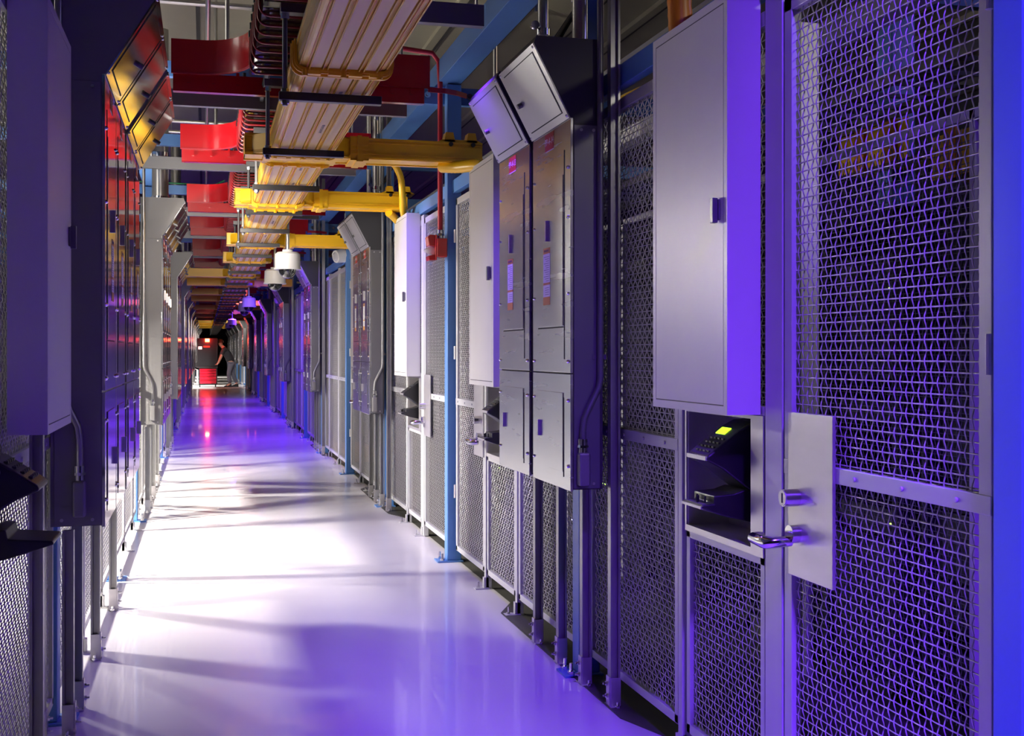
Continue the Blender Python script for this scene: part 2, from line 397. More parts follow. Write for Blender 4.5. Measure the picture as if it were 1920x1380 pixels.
# top beams
def beam(name, label, cat, mb, m='blue'):
    return tag(mb.build(name, m, bevel=.003), label, cat)
beam('fence_top_rail', 'blue angle rail along the top of the right fence', 'rail', MB().box(1.655, 1.70, 2.19, YEND, 2.545, 2.635))
beam('fence_top_rail', 'blue angle rail along the top of the left fence', 'rail', MB().box(-.61, -.57, 1, YEND, 2.545, 2.635))
beam('longitudinal_beam', 'blue box beam overhead above the right fence line, running the aisle', 'beam', MB().box(1.56, 1.72, .5, YEND, 3.31, 3.46))
beam('longitudinal_beam', 'blue box beam overhead above the left fence line', 'beam', MB().box(-.66, -.52, .5, YEND, 3.31, 3.42))
for i, y in enumerate(COLR[1:14]):
    t = thing('cross_beam', 'blue bolted cross beam overhead on the right side, %s from the camera' % nth(i), 'beam', (0, y+.09, 0), 'blue cross beams over the right cages')
    MB().box(1.45, 4.4, -.03, .03, 3.18, 3.30).build('web', 'blue', t)
    b = MB()
    for xx in (1.50, 1.80, 1.98, 2.5): b.cyl((xx, -.03, 3.24), (xx, -.045, 3.24), .022, 12); b.cyl((xx, -.045, 3.24), (xx, -.055, 3.24), .011, 8)
    b.build('bolt', 'chrome', t)
for i, y in enumerate(COLL[1:14]):
    t = thing('cross_beam', 'blue bolted cross beam spanning high over the left side, %s from the camera' % nth(i), 'beam', (0, y+.09, 0), 'blue cross beams over the left side')
    MB().box(-4.2, .95, -.03, .03, 3.24, 3.34).build('web', 'blue', t)
    b = MB()
    for xx in (-.42, -.1, .3): b.cyl((xx, -.03, 3.29), (xx, -.045, 3.29), .022, 12)
    b.build('bolt', 'chrome', t)
# ------------------------------------------------------------------ right fence line
BAY = [(2.13, 8.07), (8.07, 14.12), (14.12, 20.2)]
OFFS = dict(doorA=(.115, 1.072), p1=1.135, rdA=(1.2, 1.81), p2=1.84, fA=(1.87, 2.91), p3=2.97, fB=(3.03, 4.15), p4=4.19, rdB=(4.22, 4.90), p5=4.94, doorB=(4.97, 5.83))
pc = 0; fc = 0
def post(y, hw=.019):
    global pc
    fence_post(XF, y, -1, 'light grey fence post on the right side, %s from the camera' % nth(pc), 'fence posts of the right side', hw); pc += 1
names = ['in the nearest bay of the right fence', 'in the second bay of the right fence', 'in the third bay of the right fence']
for k in range(2):
    c = BAY[k][0]; L = BAY[k][1]-c; spp = 4 if k == 0 else 2
    sc = lambda v: v*L/5.94
    A = OFFS
    cage_door(XF, c+A['doorA'][0], c+sc(A['doorA'][1]), -1, True,
              ['nearest mesh cage door with steel lock plate and lever, filling the right edge',
               'mesh cage door just past the blue column carrying the red strobe'][k], spp)
    post(c+sc(A['p1']), .055)
    y0, y1 = c+sc(A['rdA'][0]), c+sc(A['rdA'][1])
    hand_reader(XF, y0, y1, -1, ['large black hand reader with green screen beside the nearest cage door',
                                 'small black hand reader beyond the red strobe column'][k], spp)
    wall_cabinet(XF, y0+.02, y0+.64, -1, ['big light grey wall cabinet above the nearest hand reader, violet side',
                                         'light grey wall cabinet between the red strobe and the far panel pair'][k])
    post(c+sc(A['p2'])+.02)
    fence_panel(XF, c+sc(A['fA'][0])+.02, c+sc(A['fA'][1]), ['wire mesh panel right of the nearest electrical panel', 'wire mesh panel left of the second light grey cabinet pair'][k], spp)
    fence_panel(XF, c+sc(A['fB'][0]), c+sc(A['fB'][1]), ['wire mesh panel behind the stand of the nearest electrical panels', 'wire mesh panel behind the stand of the second right panel pair'][k], spp)
    post(c+sc(A['p4']))
    y0, y1 = c+sc(A['rdB'][0]), c+sc(A['rdB'][1])
    hand_reader(XF, y0, y1, -1, ['black hand reader half hidden behind the nearest electrical panels',
                                 'far black hand reader before the perforated fence'][k], spp)
    wall_cabinet(XF, y0+.04, y0+.66, -1, ['light grey wall cabinet tucked behind the nearest electrical panels',
                                         'light grey wall cabinet hidden mostly behind the second right panel pair'][k])
    post(c+sc(A['p5']))
    cage_door(XF, c+sc(A['doorB'][0]), c+L-.115, -1, False,
              ['mesh cage door with lever between blue column and half hidden hand reader',
               'mesh cage door just short of the second blue column past the strobe'][k], spp)
yy = 14.2; i = 0
while yy < YEND-2:
    nxt = yy+1.12
    for cy in COLR:
        if yy < cy-.06 < nxt: nxt = cy-.075
    fence_panel(XF, yy+.02, nxt-.02, 'tall pale mesh panel far down the right fence, %s past the bare column' % nth(i), 2, 'mesh panels of the far right fence')
    if any(abs(nxt-(cy-.075)) < .01 for cy in COLR): yy = nxt+.15
    else:
        if i < 30: post(nxt)
        yy = nxt+.02
    i += 1
    if i > 40: break
# ------------------------------------------------------------------ left fence line
yy = 1.35; i = 0; lp = 0
while yy < 60 and i < 48:
    nxt = yy+1.02
    for cy in COLL:
        if yy < cy-.06 < nxt: nxt = cy-.075
    if nxt-yy > .12:
        fence_panel(XL+.02, yy+.02, nxt-.02, 'bright backlit mesh panel of the left fence, %s from the camera' % nth(i), 4 if i < 4 else 2, 'mesh panels of the left fence'); i += 1
    if any(abs(nxt-(cy-.075)) < .01 for cy in COLL): yy = nxt+.15
    else:
        if lp < 26:
            fence_post(XL+.02, nxt, 1, 'light grey fence post on the left side, %s from the camera' % nth(lp), 'fence posts of the left side'); lp += 1
        yy = nxt+.02
lc_ = wall_cabinet(XL+.02, 3.72, 4.35, 1, 'dark violet-lit wall cabinet at the left edge of the view', False)
lc_.location.z = -.05
r = thing('hand_reader', 'black hand reader at the left edge below the violet cabinet', 'hand reader', (-.675, 3.60, -.045))
P = [(0, 1.235), (.04, 1.225), (.09, 1.20), (.215, 1.115), (.22, 1.100), (.16, 1.075), (.04, 1.000), (0, .985)]
MB().prism(P, 0, .2).build('reader_head', 'black', r, bevel=.006)
kp = MB()
for a in range(4):
    for j in range(4): fx = .12+a*.022; zz = 1.20-(fx-.09)*.68+.004; kp.box(fx, fx+.012, .03+j*.035, .05+j*.035, zz-.008, zz)
kp.build('keypad', 'side', r)
MB().prism([(0, .95), (.10, .992), (.13, .99), (.135, .965), (.255, .955), (.258, .945), (.16, .915), (.0, .875)], 0, .2).build('hand_platen', 'black', r, bevel=.004)
MB().box(.0, -.02, .0, .2, .86, 1.25).build('back_plate', 'black', r)

# ------------------------------------------------------------------ electrical panels
def txt(name, s, size, parent, loc, rot, m='label_white', sp=1.):
    cu = bpy.data.curves.new(name, 'FONT'); cu.body = s; cu.size = size; cu.align_x = 'CENTER'; cu.align_y = 'CENTER'; cu.extrude = .0002
    cu.materials.append(M[m]); tmp = bpy.data.objects.new(name, cu); COL.objects.link(tmp)
    bpy.context.view_layer.update(); me = bpy.data.meshes.new_from_object(tmp.evaluated_get(bpy.context.evaluated_depsgraph_get()))
    bpy.data.objects.remove(tmp); o = bpy.data.objects.new(name, me); COL.objects.link(o); o.parent = parent; o.location = loc; o.rotation_euler = rot; return o
def elec_panel(s, xb, dep, w, zb, zs, zc, zt, pro, label, loc, cover, sidem, code=None, big=True):
    """s=-1: faces -x (right wall); origin at near bottom back corner; faces corridor"""
    t = thing('electrical_panel', label, 'electrical panel', loc, None)
    X = lambda v: s*v
    b = MB(); b.box(X(0), X(dep-.012), 0, w, zb+.006, zc); b.build('enclosure', sidem, t)
    # side gutter lip seen on the near face
    g = MB(); g.box(X(.012), X(dep-.014), -.004, 0, zb+.01, zc-.03); g.build('side_plate', 'sideL' if sidem == 'sideL' else 'galv', t, bevel=.003)
    g = MB()
    for zz in (zb+.03, zc-.05):
        for fx in (.04, dep-.045): g.cyl((X(fx), -.004, zz), (X(fx), -.008, zz), .0065, 8)
    g.build('side_screw', 'pipe', t)
    # covers
    c1 = MB().box(X(dep-.012), X(dep), .0, w, zs+.004, zc-.002); c1.build('upper_cover', cover, t, bevel=.0015)
    c2 = MB().box(X(dep-.012), X(dep), .0, w, zb, zs-.002); c2.build('lower_cover', cover, t, bevel=.0015)
    d = MB(); e = dep+.0035
    d.box(X(dep), X(e), .10, w-.09, zs+.20, zc-.22); d.build('upper_door', cover, t, bevel=.001)
    d = MB(); d.box(X(dep), X(e), .10, w-.09, zb+.07, zs-.08); d.build('lower_door', cover, t, bevel=.001)
    k = MB(); hw_ = .014 if cover == 'mirror' else .008; k.box(X(dep), X(dep+.0015), .080, .080+hw_, zs+.06, zc-.12); k.box(X(dep), X(dep+.0015), .090, .098, zb+.05, zs-.10)
    k.box(X(dep), X(dep+.001), .10, w-.09, zs+.192, zs+.197)
    k.build('hinge_seam', 'darkgap', t)
    k = MB()
    for zz in (zs+.05, zs+.33, (zs+zc)/2+.12, zc-.2, zb+.1, zs-.11):
        k.sphere((X(dep+.002), .028, zz), .008, 8, 4); k.sphere((X(dep+.002), w-.025, zz), .007, 8, 4)
    k.build('cover_screw', 'chrome', t)
    k = MB(); k.box(X(e), X(e+.012), w-.135, w-.122, zb+.20, zb+.27); k.box(X(e), X(e+.012), w*.55, w*.55+.014, 1.93, 2.02); k.build('door_pull', 'stain', t)
    # hood
    hp = [(0, zc), (dep, zc), (dep+pro, zt-.03), (dep+pro-.012, zt), (0, zt)]
    MB().prism([(X(a), q) for a, q in hp], 0, w).build('hood', 'side' if sidem == 'side' else 'sideL', t)
    dx, dz = pro, zt-.03-zc; L = math.hypot(dx, dz); ux, uz = dx/L, dz/L; nx, nz = uz, -ux
    def Q(u, n): return (X(dep+ux*u+nx*n), zc+uz*u+nz*n)
    MB().prism([Q(0, .0005), Q(L, .0005), Q(L, .006), Q(0, .006)], 0, w).build('hood_face', 'hood' if sidem == 'side' else cover, t)
    hd = MB().prism([Q(.035, .006), Q(L-.03, .006), Q(L-.03, .009), Q(.035, .009)], .05, w-.05).build('hood_door', 'hood' if sidem == 'side' else cover, t)
    sm = MB(); sm.prism([Q(.03, .0062), Q(L-.025, .0062), Q(L-.025, .0075), Q(.03, .0075)], .042, .05)
    sm.prism([Q(.03, .0062), Q(.035, .0062), Q(.035, .0068), Q(.03, .0068)], .05, w-.05); sm.prism([Q(L-.03, .0062), Q(L-.025, .0062), Q(L-.025, .0068), Q(L-.03, .0068)], .05, w-.05)
    sm.build('hood_seam', 'darkgap', t)
    qa = Q(L*.48, .009); qb = Q(L*.48, .030)
    lt = MB().cyl((qa[0], w-.11, qa[1]), (qb[0], w-.11, qb[1]), .012, 12); lt.build('hood_latch', 'galv', t, smooth=True)
    sc_ = MB()
    for u in (.012, L-.012):
        for yv in (.015, w-.015): q = Q(u, .006); sc_.sphere((q[0], yv, q[1]), .007, 8, 4)
    sc_.build('hood_screw', 'chrome', t)
    if big:
        MB().box(X(dep), X(dep+.0012), w*.42, w*.42+.13, zc-.085, zc-.012).build('red_name_tag', 'label_red', t)
        MB().box(X(dep), X(dep+.0014), w*.42, w*.42+.13, zc-.089, zc-.085).build('tag_edge', 'label_white', t)
        rot = (PI/2, 0, -PI/2) if s < 0 else (PI/2, 0, PI/2)
        txt('tag_lettering', code or 'PP-4-1', .042, t, (X(dep+.0017), w*.42+.065, zc-.048), rot)
        st = MB(); y0 = w*.50; y1 = y0+.10
        st.cur = 0; st.box(X(e), X(e+.0012), y0, y1, 1.66, 1.90)
        st.cur = 1
        for za, zz in ((1.878, 1.903), (1.742, 1.752), (1.655, 1.69)): st.box(X(e), X(e+.0016), y0, y1, za, zz)
        st.cur = 2
        for q in range(12): zz = 1.865-q*.0095; st.box(X(e), X(e+.0016), y0+.012, y1-.012-(q % 3)*.015, zz-.0016, zz)
        for q in range(4): zz = 1.73-q*.0095; st.box(X(e), X(e+.0016), y0+.012, y1-.03, zz-.0016, zz)
        st.build('warning_sticker', ['label_white', 'label_orange', 'ink'], t)
        txt('sticker_lettering', 'WARNING', .016, t, (X(e+.002), (y0+y1)/2, 1.89), rot, 'ink')
    return t
def strut_post(x, y, top, label, group, s=-1):
    t = thing('strut_post', label, 'strut post', (x, y, 0), group)
    b = MB(); q = .0205
    b.box(-q, -q+.004, -q, q, .01, top); b.box(q-.004, q, -q, q, .01, top); b.box(-q, q, q-.004, q, .01, top)
    b.box(-q, -q+.009, -q, -q+.003, .01, top); b.box(q-.009, q, -q, -q+.003, .01, top); b.box(-q+.003, q-.003, -.004, .0, .01, top)
    b.build('channel', 'strut', t)
    br = MB(); br.box(s*(q+.006), s*q, -q, q, 0, .125); br.box(s*(q+.006), s*(q-.035), -q-.02, q+.02, 0, .006); br.box(-q, q, -q-.006, -q, 0, .12)
    br.build('base_bracket', 'stain', t)
    bo = MB()
    for zz in (.045, .095): bo.cyl((s*(q+.006), 0, zz), (s*(q+.015), 0, zz), .010, 6); bo.cyl((s*(q+.015), 0, zz), (s*(q+.026), 0, zz), .005, 6)
    bo.cyl((0, -q-.03, .0), (0, -q-.03, .03), .006, 8); bo.cyl((0, -q-.03, .006), (0, -q-.03, .016), .012, 6)
    bo.build('bolt', 'chrome', t)
    return t
def conduit(x, y, s, zt, zk, zb, label, group=None, m='pipe'):
    """vertical pipe that kinks toward the corridor and ends in a junction box"""
    t = thing('conduit', label, 'conduit', (x, y, 0), group)
    pts = [(0, 0, zt), (0, 0, zk+.05), (0, 0, zk), (s*.006, 0, zk-.035), (s*.045, 0, zk-.11), (s*.068, 0, zk-.16), (s*.075, 0, zk-.21), (s*.075, 0, zb+.17)]
    MB().tube(pts, .0135, 12).build('pipe', m, t, smooth=True)
    b = MB().cyl((s*.075, 0, zb+.19), (s*.075, 0, zb+.165), .020, 12); b.cyl((s*.075, 0, zb+.165), (s*.075, 0, zb+.155), .023, 6); b.cyl((s*.075, 0, zb+.155), (s*.075, 0, zb+.13), .018, 12)
    b.build('coupling', 'chrome', t, smooth=True)
    MB().box(s*.052, s*.098, -.03, .014, zb, zb+.135).build('junction_box', 'side' if m == 'side' else 'sideL', t, bevel=.008)
    MB().box(s*.050, s*.052, -.026, .01, zb+.005, zb+.13).build('box_cover', 'galv', t)
    b = MB().box(-.03, .03, .013, .017, zk+.08, zk+.10); b.box(-.03, .03, .013, .017, zt-.5, zt-.48); b.build('pipe_clamp', 'galv', t)
    return t
RXB = 1.585                                     # back of right panels
pair_words = ['nearest', 'second', 'third', 'fourth', 'fifth', 'sixth', 'seventh', 'eighth', 'ninth', 'tenth', 'eleventh', 'twelfth', 'thirteenth']
pA = elec_panel(-1, 0, .138, .57, .88, 1.36, 2.41, 2.735, .156, 'large silver electrical panel nearest the camera on the right side', (RXB, PR[0], 0), 'steel', 'side', 'PP-4-14')
pB = elec_panel(-1, 0, .138, .57, .88, 1.36, 2.41, 2.735, .156, 'silver electrical panel behind the nearest one, across a narrow dark gap', (RXB, PR[0]+.635, 0), 'steel', 'side', 'PP-4-13')
for k, py in enumerate(PR[1:], 1):
    sk = () if k < 3 else ('side_screw', 'cover_screw', 'hood_screw', 'tag_lettering', 'sticker_lettering', 'hinge_seam', 'tag_edge')
    dup(pA, (RXB, py, 0), 'near panel of the %s electrical panel pair down the right side' % pair_words[k], 'electrical panels of the right side', sk)
    dup(pB, (RXB, py+.635, 0), 'far panel of the %s electrical panel pair down the right side' % pair_words[k], 'electrical panels of the right side', sk)
n = 0
s0 = strut_post(1.622, PR[0]-.035, 3.9, 'tall strut post beside the nearest electrical panel, right side', 'panel strut posts of the right side')
s1 = strut_post(1.6095, PR[0]+.30, .868, 'short strut post under the nearest electrical panel', 'panel strut posts of the right side')
for k, py in enumerate(PR):
    if k: dup(s0, (1.622, py-.035, 0), 'tall strut post at the near edge of the %s right panel pair' % pair_words[k])
    for j, o in enumerate((.30, .66, 1.06)):
        if k == 0 and j == 0: continue
        if k > 6 and j == 1: continue
        dup(s1, (1.6095, py+o, 0), '%s short strut post under the %s right panel pair' % (nth(j), pair_words[k]))
cA = conduit(1.568, PR[0]-.022, -1, 3.7, 1.34, .905, 'dark kinked conduit with junction box on the nearest right panel', None, 'galv')
for k, py in enumerate(PR[1:], 1):
    dup(cA, (1.568, py-.022, 0), 'kinked conduit on the %s electrical panel pair, right side' % pair_words[k], 'panel conduits of the right side')
# left side groups of four
LXB = -.558
pL = elec_panel(1, 0, .194, .56, .79, 1.30, 2.50, 2.84, .19, 'mirror-polished electrical panel nearest the camera on the left side', (LXB, PL[0], 0), 'mirror', 'sideL', 'PP-3-2', True)
for c in [o for o in bpy.data.objects if o.parent == pL and o.name.split('.')[0] in ('side_plate',)]: pass
n = 0
for k, py in enumerate(PL):
    for j in range(4):
        if k == 0 and j == 0: continue
        y = py+j*.585+(.10 if j > 1 else 0)
        sk = () if k < 2 else ('side_screw', 'cover_screw', 'hood_screw', 'tag_lettering', 'sticker_lettering', 'tag_edge', 'door_pull')
        dup(pL, (LXB, y, 0), '%s polished electrical panel of the %s left group of four' % (nth(j), pair_words[k]), 'electrical panels of the left side', sk)
sl = strut_post(-.52, 4.05, 2.9, 'tall strut post at the left edge beside the violet cabinet', 'panel strut posts of the left side', 1)
for k, py in enumerate(PL):
    dup(sl, (-.59, py-.04, 0), 'tall strut post at the near edge of the %s left panel group' % pair_words[k])
sl2 = strut_post(-.50, PL[0]+.05, .775, 'short strut post under the near end of the nearest left panel group', 'panel strut posts of the left side', 1)
for k, py in enumerate(PL[:10]):
    for j, o in enumerate((.05, .38, 1.2, 2.3)):
        if k == 0 and j == 0: continue
        dup(sl2, (-.50, py+o, 0), '%s short strut post under the %s left panel group' % (nth(j), pair_words[k]))
cL = conduit(LXB+.03, PL[0]-.022, 1, 3.6, 1.33, .835, 'kinked conduit with box on the nearest left panel, by the violet cabinet', None, 'pipe')
for k, py in enumerate(PL[1:], 1):
    dup(cL, (LXB+.03, py-.022, 0), 'kinked conduit on the %s left panel group' % pair_words[k], 'panel conduits of the left side')
for k, py in enumerate(PL[1:5]):
    t = thing('riser_duct', 'silver round riser duct on top of the %s left panel group' % pair_words[k+1], 'duct', (-.40, py+.35, 2.84))
    MB().cyl((0, 0, 0), (0, 0, 1.6), .075, 20).build('pipe', 'pipe', t, smooth=True)
    b = MB().cyl((0, 0, 0), (0, 0, .05), .085, 20); b.cyl((0, 0, .42), (0, 0, .46), .08, 20); b.build('collar', 'chrome', t, smooth=True)
for k, py in enumerate(PR[:5]):
    if k > 99: continue
    for j, (dx, dy, r_) in enumerate(((-.09, .12, .032), (-.02, .30, .018), (-.07, .75, .024))):
        t = thing('riser_pipe', '%s silver riser pipe on top of the %s right electrical panels' % (nth(j), pair_words[k]), 'pipe', (RXB+dx+.03, py+dy, 2.725), 'riser pipes over the right panels')
        MB().cyl((0, 0, 0), (0, 0, 1.9), r_, 16).build('pipe', 'pipe', t, smooth=True)
        b = MB().cyl((0, 0, .22), (0, 0, .25), r_+.006, 16); b.cyl((-r_-.02, -.01, .26), (-r_-.02, -.03, .26), .02, 12); b.build('clamp', 'chrome', t, smooth=True)
    for j in range(3 if k < 2 else 0):
        b = MB(); o = .012*j
        b.tube([(1.52-o, py+.45+o*3, 2.73), (1.50, py+.42+o*2, 2.80+o), (1.55+o, py+.36, 2.90+2*o), (1.63, py+.2, 3.05+o), (1.70+o, py+.05, 3.22), (1.78, py-.15, 3.4+o), (1.80, py-.4, 3.9)], .011, 8)
        tag(b.build('power_cable', 'rubber', smooth=True), '%s black cable looping down to the %s right electrical panels' % (nth(j), pair_words[k]), 'cable', 'black cables over the right panels')

# ------------------------------------------------------------------ yellow fibre raceway
YX0, YX1, YZ = .367, .743, 2.62
def trough_path(x0, x1, z, h, r):
    return [(x0, z+h)]+arc(x0+r, z+r, r, 180, 270, 5)+arc(x1-r, z+r, r, 270, 360, 5)+[(x1, z+h)]
bounds = [.8, 2.4, 4.92, 7.06, 9.50, 11.6, 13.1, 15.6, 17.9, 19.4, 21.6]
while bounds[-1] < YEND-3: bounds.append(bounds[-1]+2.3)
def collar_mb(y):
    b = MB(); b.ribbon([(p[0], p[1]) for p in trough_path(YX0-.014, YX1+.014, YZ-.016, .125, .045)], y-.04, y+.04, .012)
    b.ribbon(trough_path(YX0-.026, YX1+.026, YZ-.028, .130, .05), y+.012, y+.028, .012)
    b.ribbon(trough_path(YX0-.022, YX1+.022, YZ-.024, .128, .05), y-.030, y-.020, .009)
    for i in range(4):
        xx = YX0+.04+i*.085; b.box(xx, xx+.055, y-.038, y-.008, YZ-.03, YZ-.012)
    for xx in (YX0+.03, (YX0+YX1)/2, YX1-.04): b.cyl((xx, y-.03, YZ-.038), (xx, y-.03, YZ-.01), .012, 8)
    return b
for i in range(len(bounds)-1):
    y0, y1 = bounds[i], bounds[i+1]
    t = thing('fibre_raceway', 'yellow overhead fibre raceway length along the aisle, %s from the camera' % nth(i), 'cable raceway', (0, 0, 0), 'yellow raceway lengths along the aisle')
    MB().ribbon(trough_path(YX0, YX1, YZ, .10, .035), y0, y1-.002, .004).build('trough', 'amber', t, smooth=False)
    pads = MB(); ribs = MB(); seam = MB()
    for j in range(4):
        xa = YX0+.048+j*.074; pads.box(xa+.004, xa+.046, y0+.04, y1-.04, YZ-.008, YZ-.001)
        for q in (xa-.003, xa+.052): ribs.box(q, q+.005, y0, y1, YZ-.012, YZ-.001)
    ribs.box(YX0+.006, YX0+.012, y0, y1, YZ+.004, YZ+.022); ribs.box(YX1-.012, YX1-.006, y0, y1, YZ+.004, YZ+.022)
    ribs.box(YX0-.006, YX0, y0, y1, YZ+.085, YZ+.1); ribs.box(YX1, YX1+.006, y0, y1, YZ+.085, YZ+.1)
    for xx in (YX0+.036, YX0+.184, YX0+.337): seam.box(xx, xx+.004, y0, y1, YZ-.004, YZ-.0005)
    pads.build('bottom_pad', 'milky', t); ribs.build('rib', 'amber', t); seam.build('orange_stripe', 'orange', t)
    if i < 24: collar_mb(y0+.02).build('collar', 'yellow', t)
    if i < 6:
        for yy2 in (y0+.5, y0+1.3):
            if yy2 > 3: txt('lettering', 'FIBER OPTIC RACEWAY', .022, t, (YX0+.222, yy2, YZ-.0088), (PI, 0, PI/2), 'ink')
# cables lying in the raceway
for j in range(5):
    b = MB(); b.tube([(YX0+.07+j*.055+.01*math.sin(y*.9+j), y, YZ+.016+.004*(j % 2)) for y in np.arange(1, YEND-4, 1.2)], .008, 6)
    tag(b.build('fibre_cable', 'yellow'), '%s yellow fibre bundle lying inside the overhead raceway' % nth(j), 'cable', 'yellow fibre bundles in the raceway')
hy = [5.35+1.5*i for i in range(52)]
def hanger(y, i):
    t = thing('raceway_hanger', 'black raceway support bar on a threaded rod, %s from the camera' % nth(i), 'hanger', (0, y, 0), 'black hangers under the yellow raceway')
    MB().box(.318, .775, -.02, .02, YZ-.052, YZ-.014).build('support_bar', 'black', t, bevel=.003)
    MB().cyl((.345, 0, YZ-.075), (.345, 0, 2.965), .012, 10).build('threaded_rod', 'galv', t, smooth=True)
    b = MB(); b.cyl((.345, 0, YZ-.065), (.345, 0, YZ-.053), .019, 6); b.cyl((.345, 0, YZ-.014), (.345, 0, YZ+.0), .019, 6); b.cyl((.345, 0, 2.93), (.345, 0, 2.96), .019, 6); b.build('nut', 'chrome', t)
    MB().box(.325, .50, -.03, .03, 2.955, 2.995).build('clamp_block', 'galv', t)
    return t
h0 = hanger(hy[0], 0)
for i, y in enumerate(hy[1:], 1): dup(h0, (0, y, 0), 'black raceway support bar on a threaded rod, %s from the camera' % nth(i))
# branches
def branch(y, xa, xb, label, ears=True, stub=True, colx=.90):
    t = thing('branch_raceway', label, 'cable raceway', (0, y, 0), 'yellow branch raceways')
    wz = .12; hw = .12; z = YZ-.001
    b = MB()
    def seg(x0, x1):
        b.box(x0, x1, -hw, -hw+.005, z+.0, z+wz); b.box(x0, x1, hw-.005, hw, z, z+wz); b.box(x0, x1, -hw, hw, z, z+.005)
        b.box(x0, x1, -hw-.008, -hw, z+.0, z+.012); b.box(x0, x1, -hw-.008, -hw, z+.022, z+.028); b.box(x0, x1, -hw-.008, -hw, z+wz-.014, z+wz); b.box(x0, x1, -hw-.005, -hw, z+wz-.03, z+wz-.022)
        b.box(x0, x1, -hw, -hw+.03, z-.006, z); b.box(x0, x1, hw-.03, hw, z-.006, z)
    if xb > YX1: seg(YX1+.03, xb)
    if xa < YX0: seg(xa, YX0-.03)
    if stub and xa >= YX0:
        seg(YX0-.14, YX0-.03); b.box(YX0-.14, YX0-.135, -hw, hw, z, z+wz); b.box(YX0-.09, YX0-.08, -hw-.003, -hw, z+.09, z+.10)
    b.build('channel', 'yellow', t)
    j = MB()
    for q in (-hw-.03, hw+.03):
        for p in collar_mb(q).v: pass
        c2 = collar_mb(q); j.add(c2.v, c2.f)
    for sgn, xe in ((1, YX1), (-1, YX0)):                # flared corner webs of the tee
        for e in (-1, 1):
            pr = [(xe+sgn*.02, e*(hw+.09)), (xe+sgn*.02, e*hw), (xe+sgn*.10, e*hw)]
            j.prism(pr, z, z+.02, 'z'); j.prism([(xe+sgn*.02, e*(hw+.09)), (xe+sgn*.10, e*hw), (xe+sgn*.095, e*hw), (xe+sgn*.02, e*(hw+.083))], z, z+.11, 'z')
    j.box(YX0-.03, YX1+.03, -hw-.04, hw+.04, z-.012, z-.004)
    j.build('junction_fitting', 'yellow', t)
    if colx:
        c = MB(); c.box(colx-.055, colx+.055, -hw-.018, -hw-.008, z-.012, z+wz+.006); c.box(colx-.055, colx+.055, hw+.002, hw+.012, z-.01, z+wz)
        c.box(colx-.055, colx+.055, -hw-.018, hw+.01, z-.018, z-.007); c.box(colx-.012, colx+.012, -hw-.03, -hw-.018, z-.02, z+wz+.01); c.box(colx-.02, colx+.02, -hw-.03, hw, z-.026, z-.018)
        for q in (.02, .045, .07): c.box(colx-.05, colx+.05, -hw-.022, -hw-.018, z+q, z+q+.012)
        c.build('coupling', 'yellow', t)
    if ears:
        e = MB()
        for xx in (1.42, 1.56): e.prism([(xx, z+wz), (xx+.07, z+wz), (xx+.058, z+wz+.06), (xx+.012, z+wz+.06)], -hw, -hw+.09, 'y')
        e.prism([(1.38, z+wz), (1.66, z+wz), (1.63, z+wz+.015), (1.41, z+wz+.015)], -hw, hw)
        e.build('exit_spout', 'yellow', t)
        k = MB()
        for xx in (1.46, 1.60): k.cyl((xx, -hw-.008, z+wz-.015), (xx, -hw-.02, z+wz-.015), .014, 10)
        k.build('thumb_screw', 'black', t)
    return t
BR = [7.25, 9.68, 13.28, 15.8]
branch(BR[0], .5, 1.66, 'nearest yellow branch raceway reaching right behind the silver hoods')
branch(BR[1], .5, 1.60, 'second yellow branch raceway reaching right over the light grey cabinet')
branch(BR[2], .5, 1.64, 'third yellow branch raceway reaching right above the second panel pair')
branch(BR[3], .5, .80, 'short stub junction on the raceway beyond the third branch', False, True, None)
farb = [(18.95, -.30, .5), (21.4, -.30, 1.5), (24.9, -.30, .5), (28.0, -.3, .5), (30.5, .5, 1.55), (33.5, -.3, 1.55), (37.0, -.3, 1.5), (41, -.3, 1.5), (45, -.3, 1.5), (49.5, -.3, 1.5), (54, -.3, 1.5), (60, -.3, 1.5)]
for i, (y, a, b_) in enumerate(farb):
    branch(y, a, b_, 'distant yellow branch raceway crossing the aisle ceiling, %s after the stub' % nth(i), False, False, .9 if b_ > 1 else None)
# drop hoses
def hose(pts, r, label, m='yellow'):
    P = []
    for i in range(len(pts)-1):
        a = Vector(pts[i]); b = Vector(pts[i+1]); p0 = Vector(pts[max(i-1, 0)]); p3 = Vector(pts[min(i+2, len(pts)-1)])
        for q in range(10):
            u = q/10; P.append(.5*((2*a)+(-p0+b)*u+(2*p0-5*a+4*b-p3)*u*u+(-p0+3*a-3*b+p3)*u**3))
    P.append(Vector(pts[-1]))
    rr = [r*(1+.05*(i % 2)) for i in range(len(P))]
    return tag(MB().tube(P, rr, 14).build('corrugated_hose', m, smooth=True), label, 'hose')
hose([(1.62, 3.88, 2.557), (1.61, 3.88, 2.75), (1.585, 3.88, 3.0), (1.54, 3.9, 3.28)], .042, 'orange hose entering the top of the big near cabinet', 'orange')
hose([(1.42, 7.22, 2.60), (1.50, 7.12, 2.585), (1.56, 6.98, 2.575), (1.60, 6.85, 2.557)], .036, 'yellow hose dropping from the nearest branch onto the tucked cabinet')
hose([(1.26, 9.28, 3.0), (1.42, 9.33, 2.97), (1.51, 9.38, 2.86), (1.535, 9.42, 2.70), (1.55, 9.50, 2.62), (1.59, 9.66, 2.557)], .026, 'yellow hose arching out of the red tray and down over the second branch')
hose([(1.47, 9.72, 2.60), (1.52, 9.80, 2.58), (1.57, 9.90, 2.557)], .032, 'short yellow hose beneath the second branch')

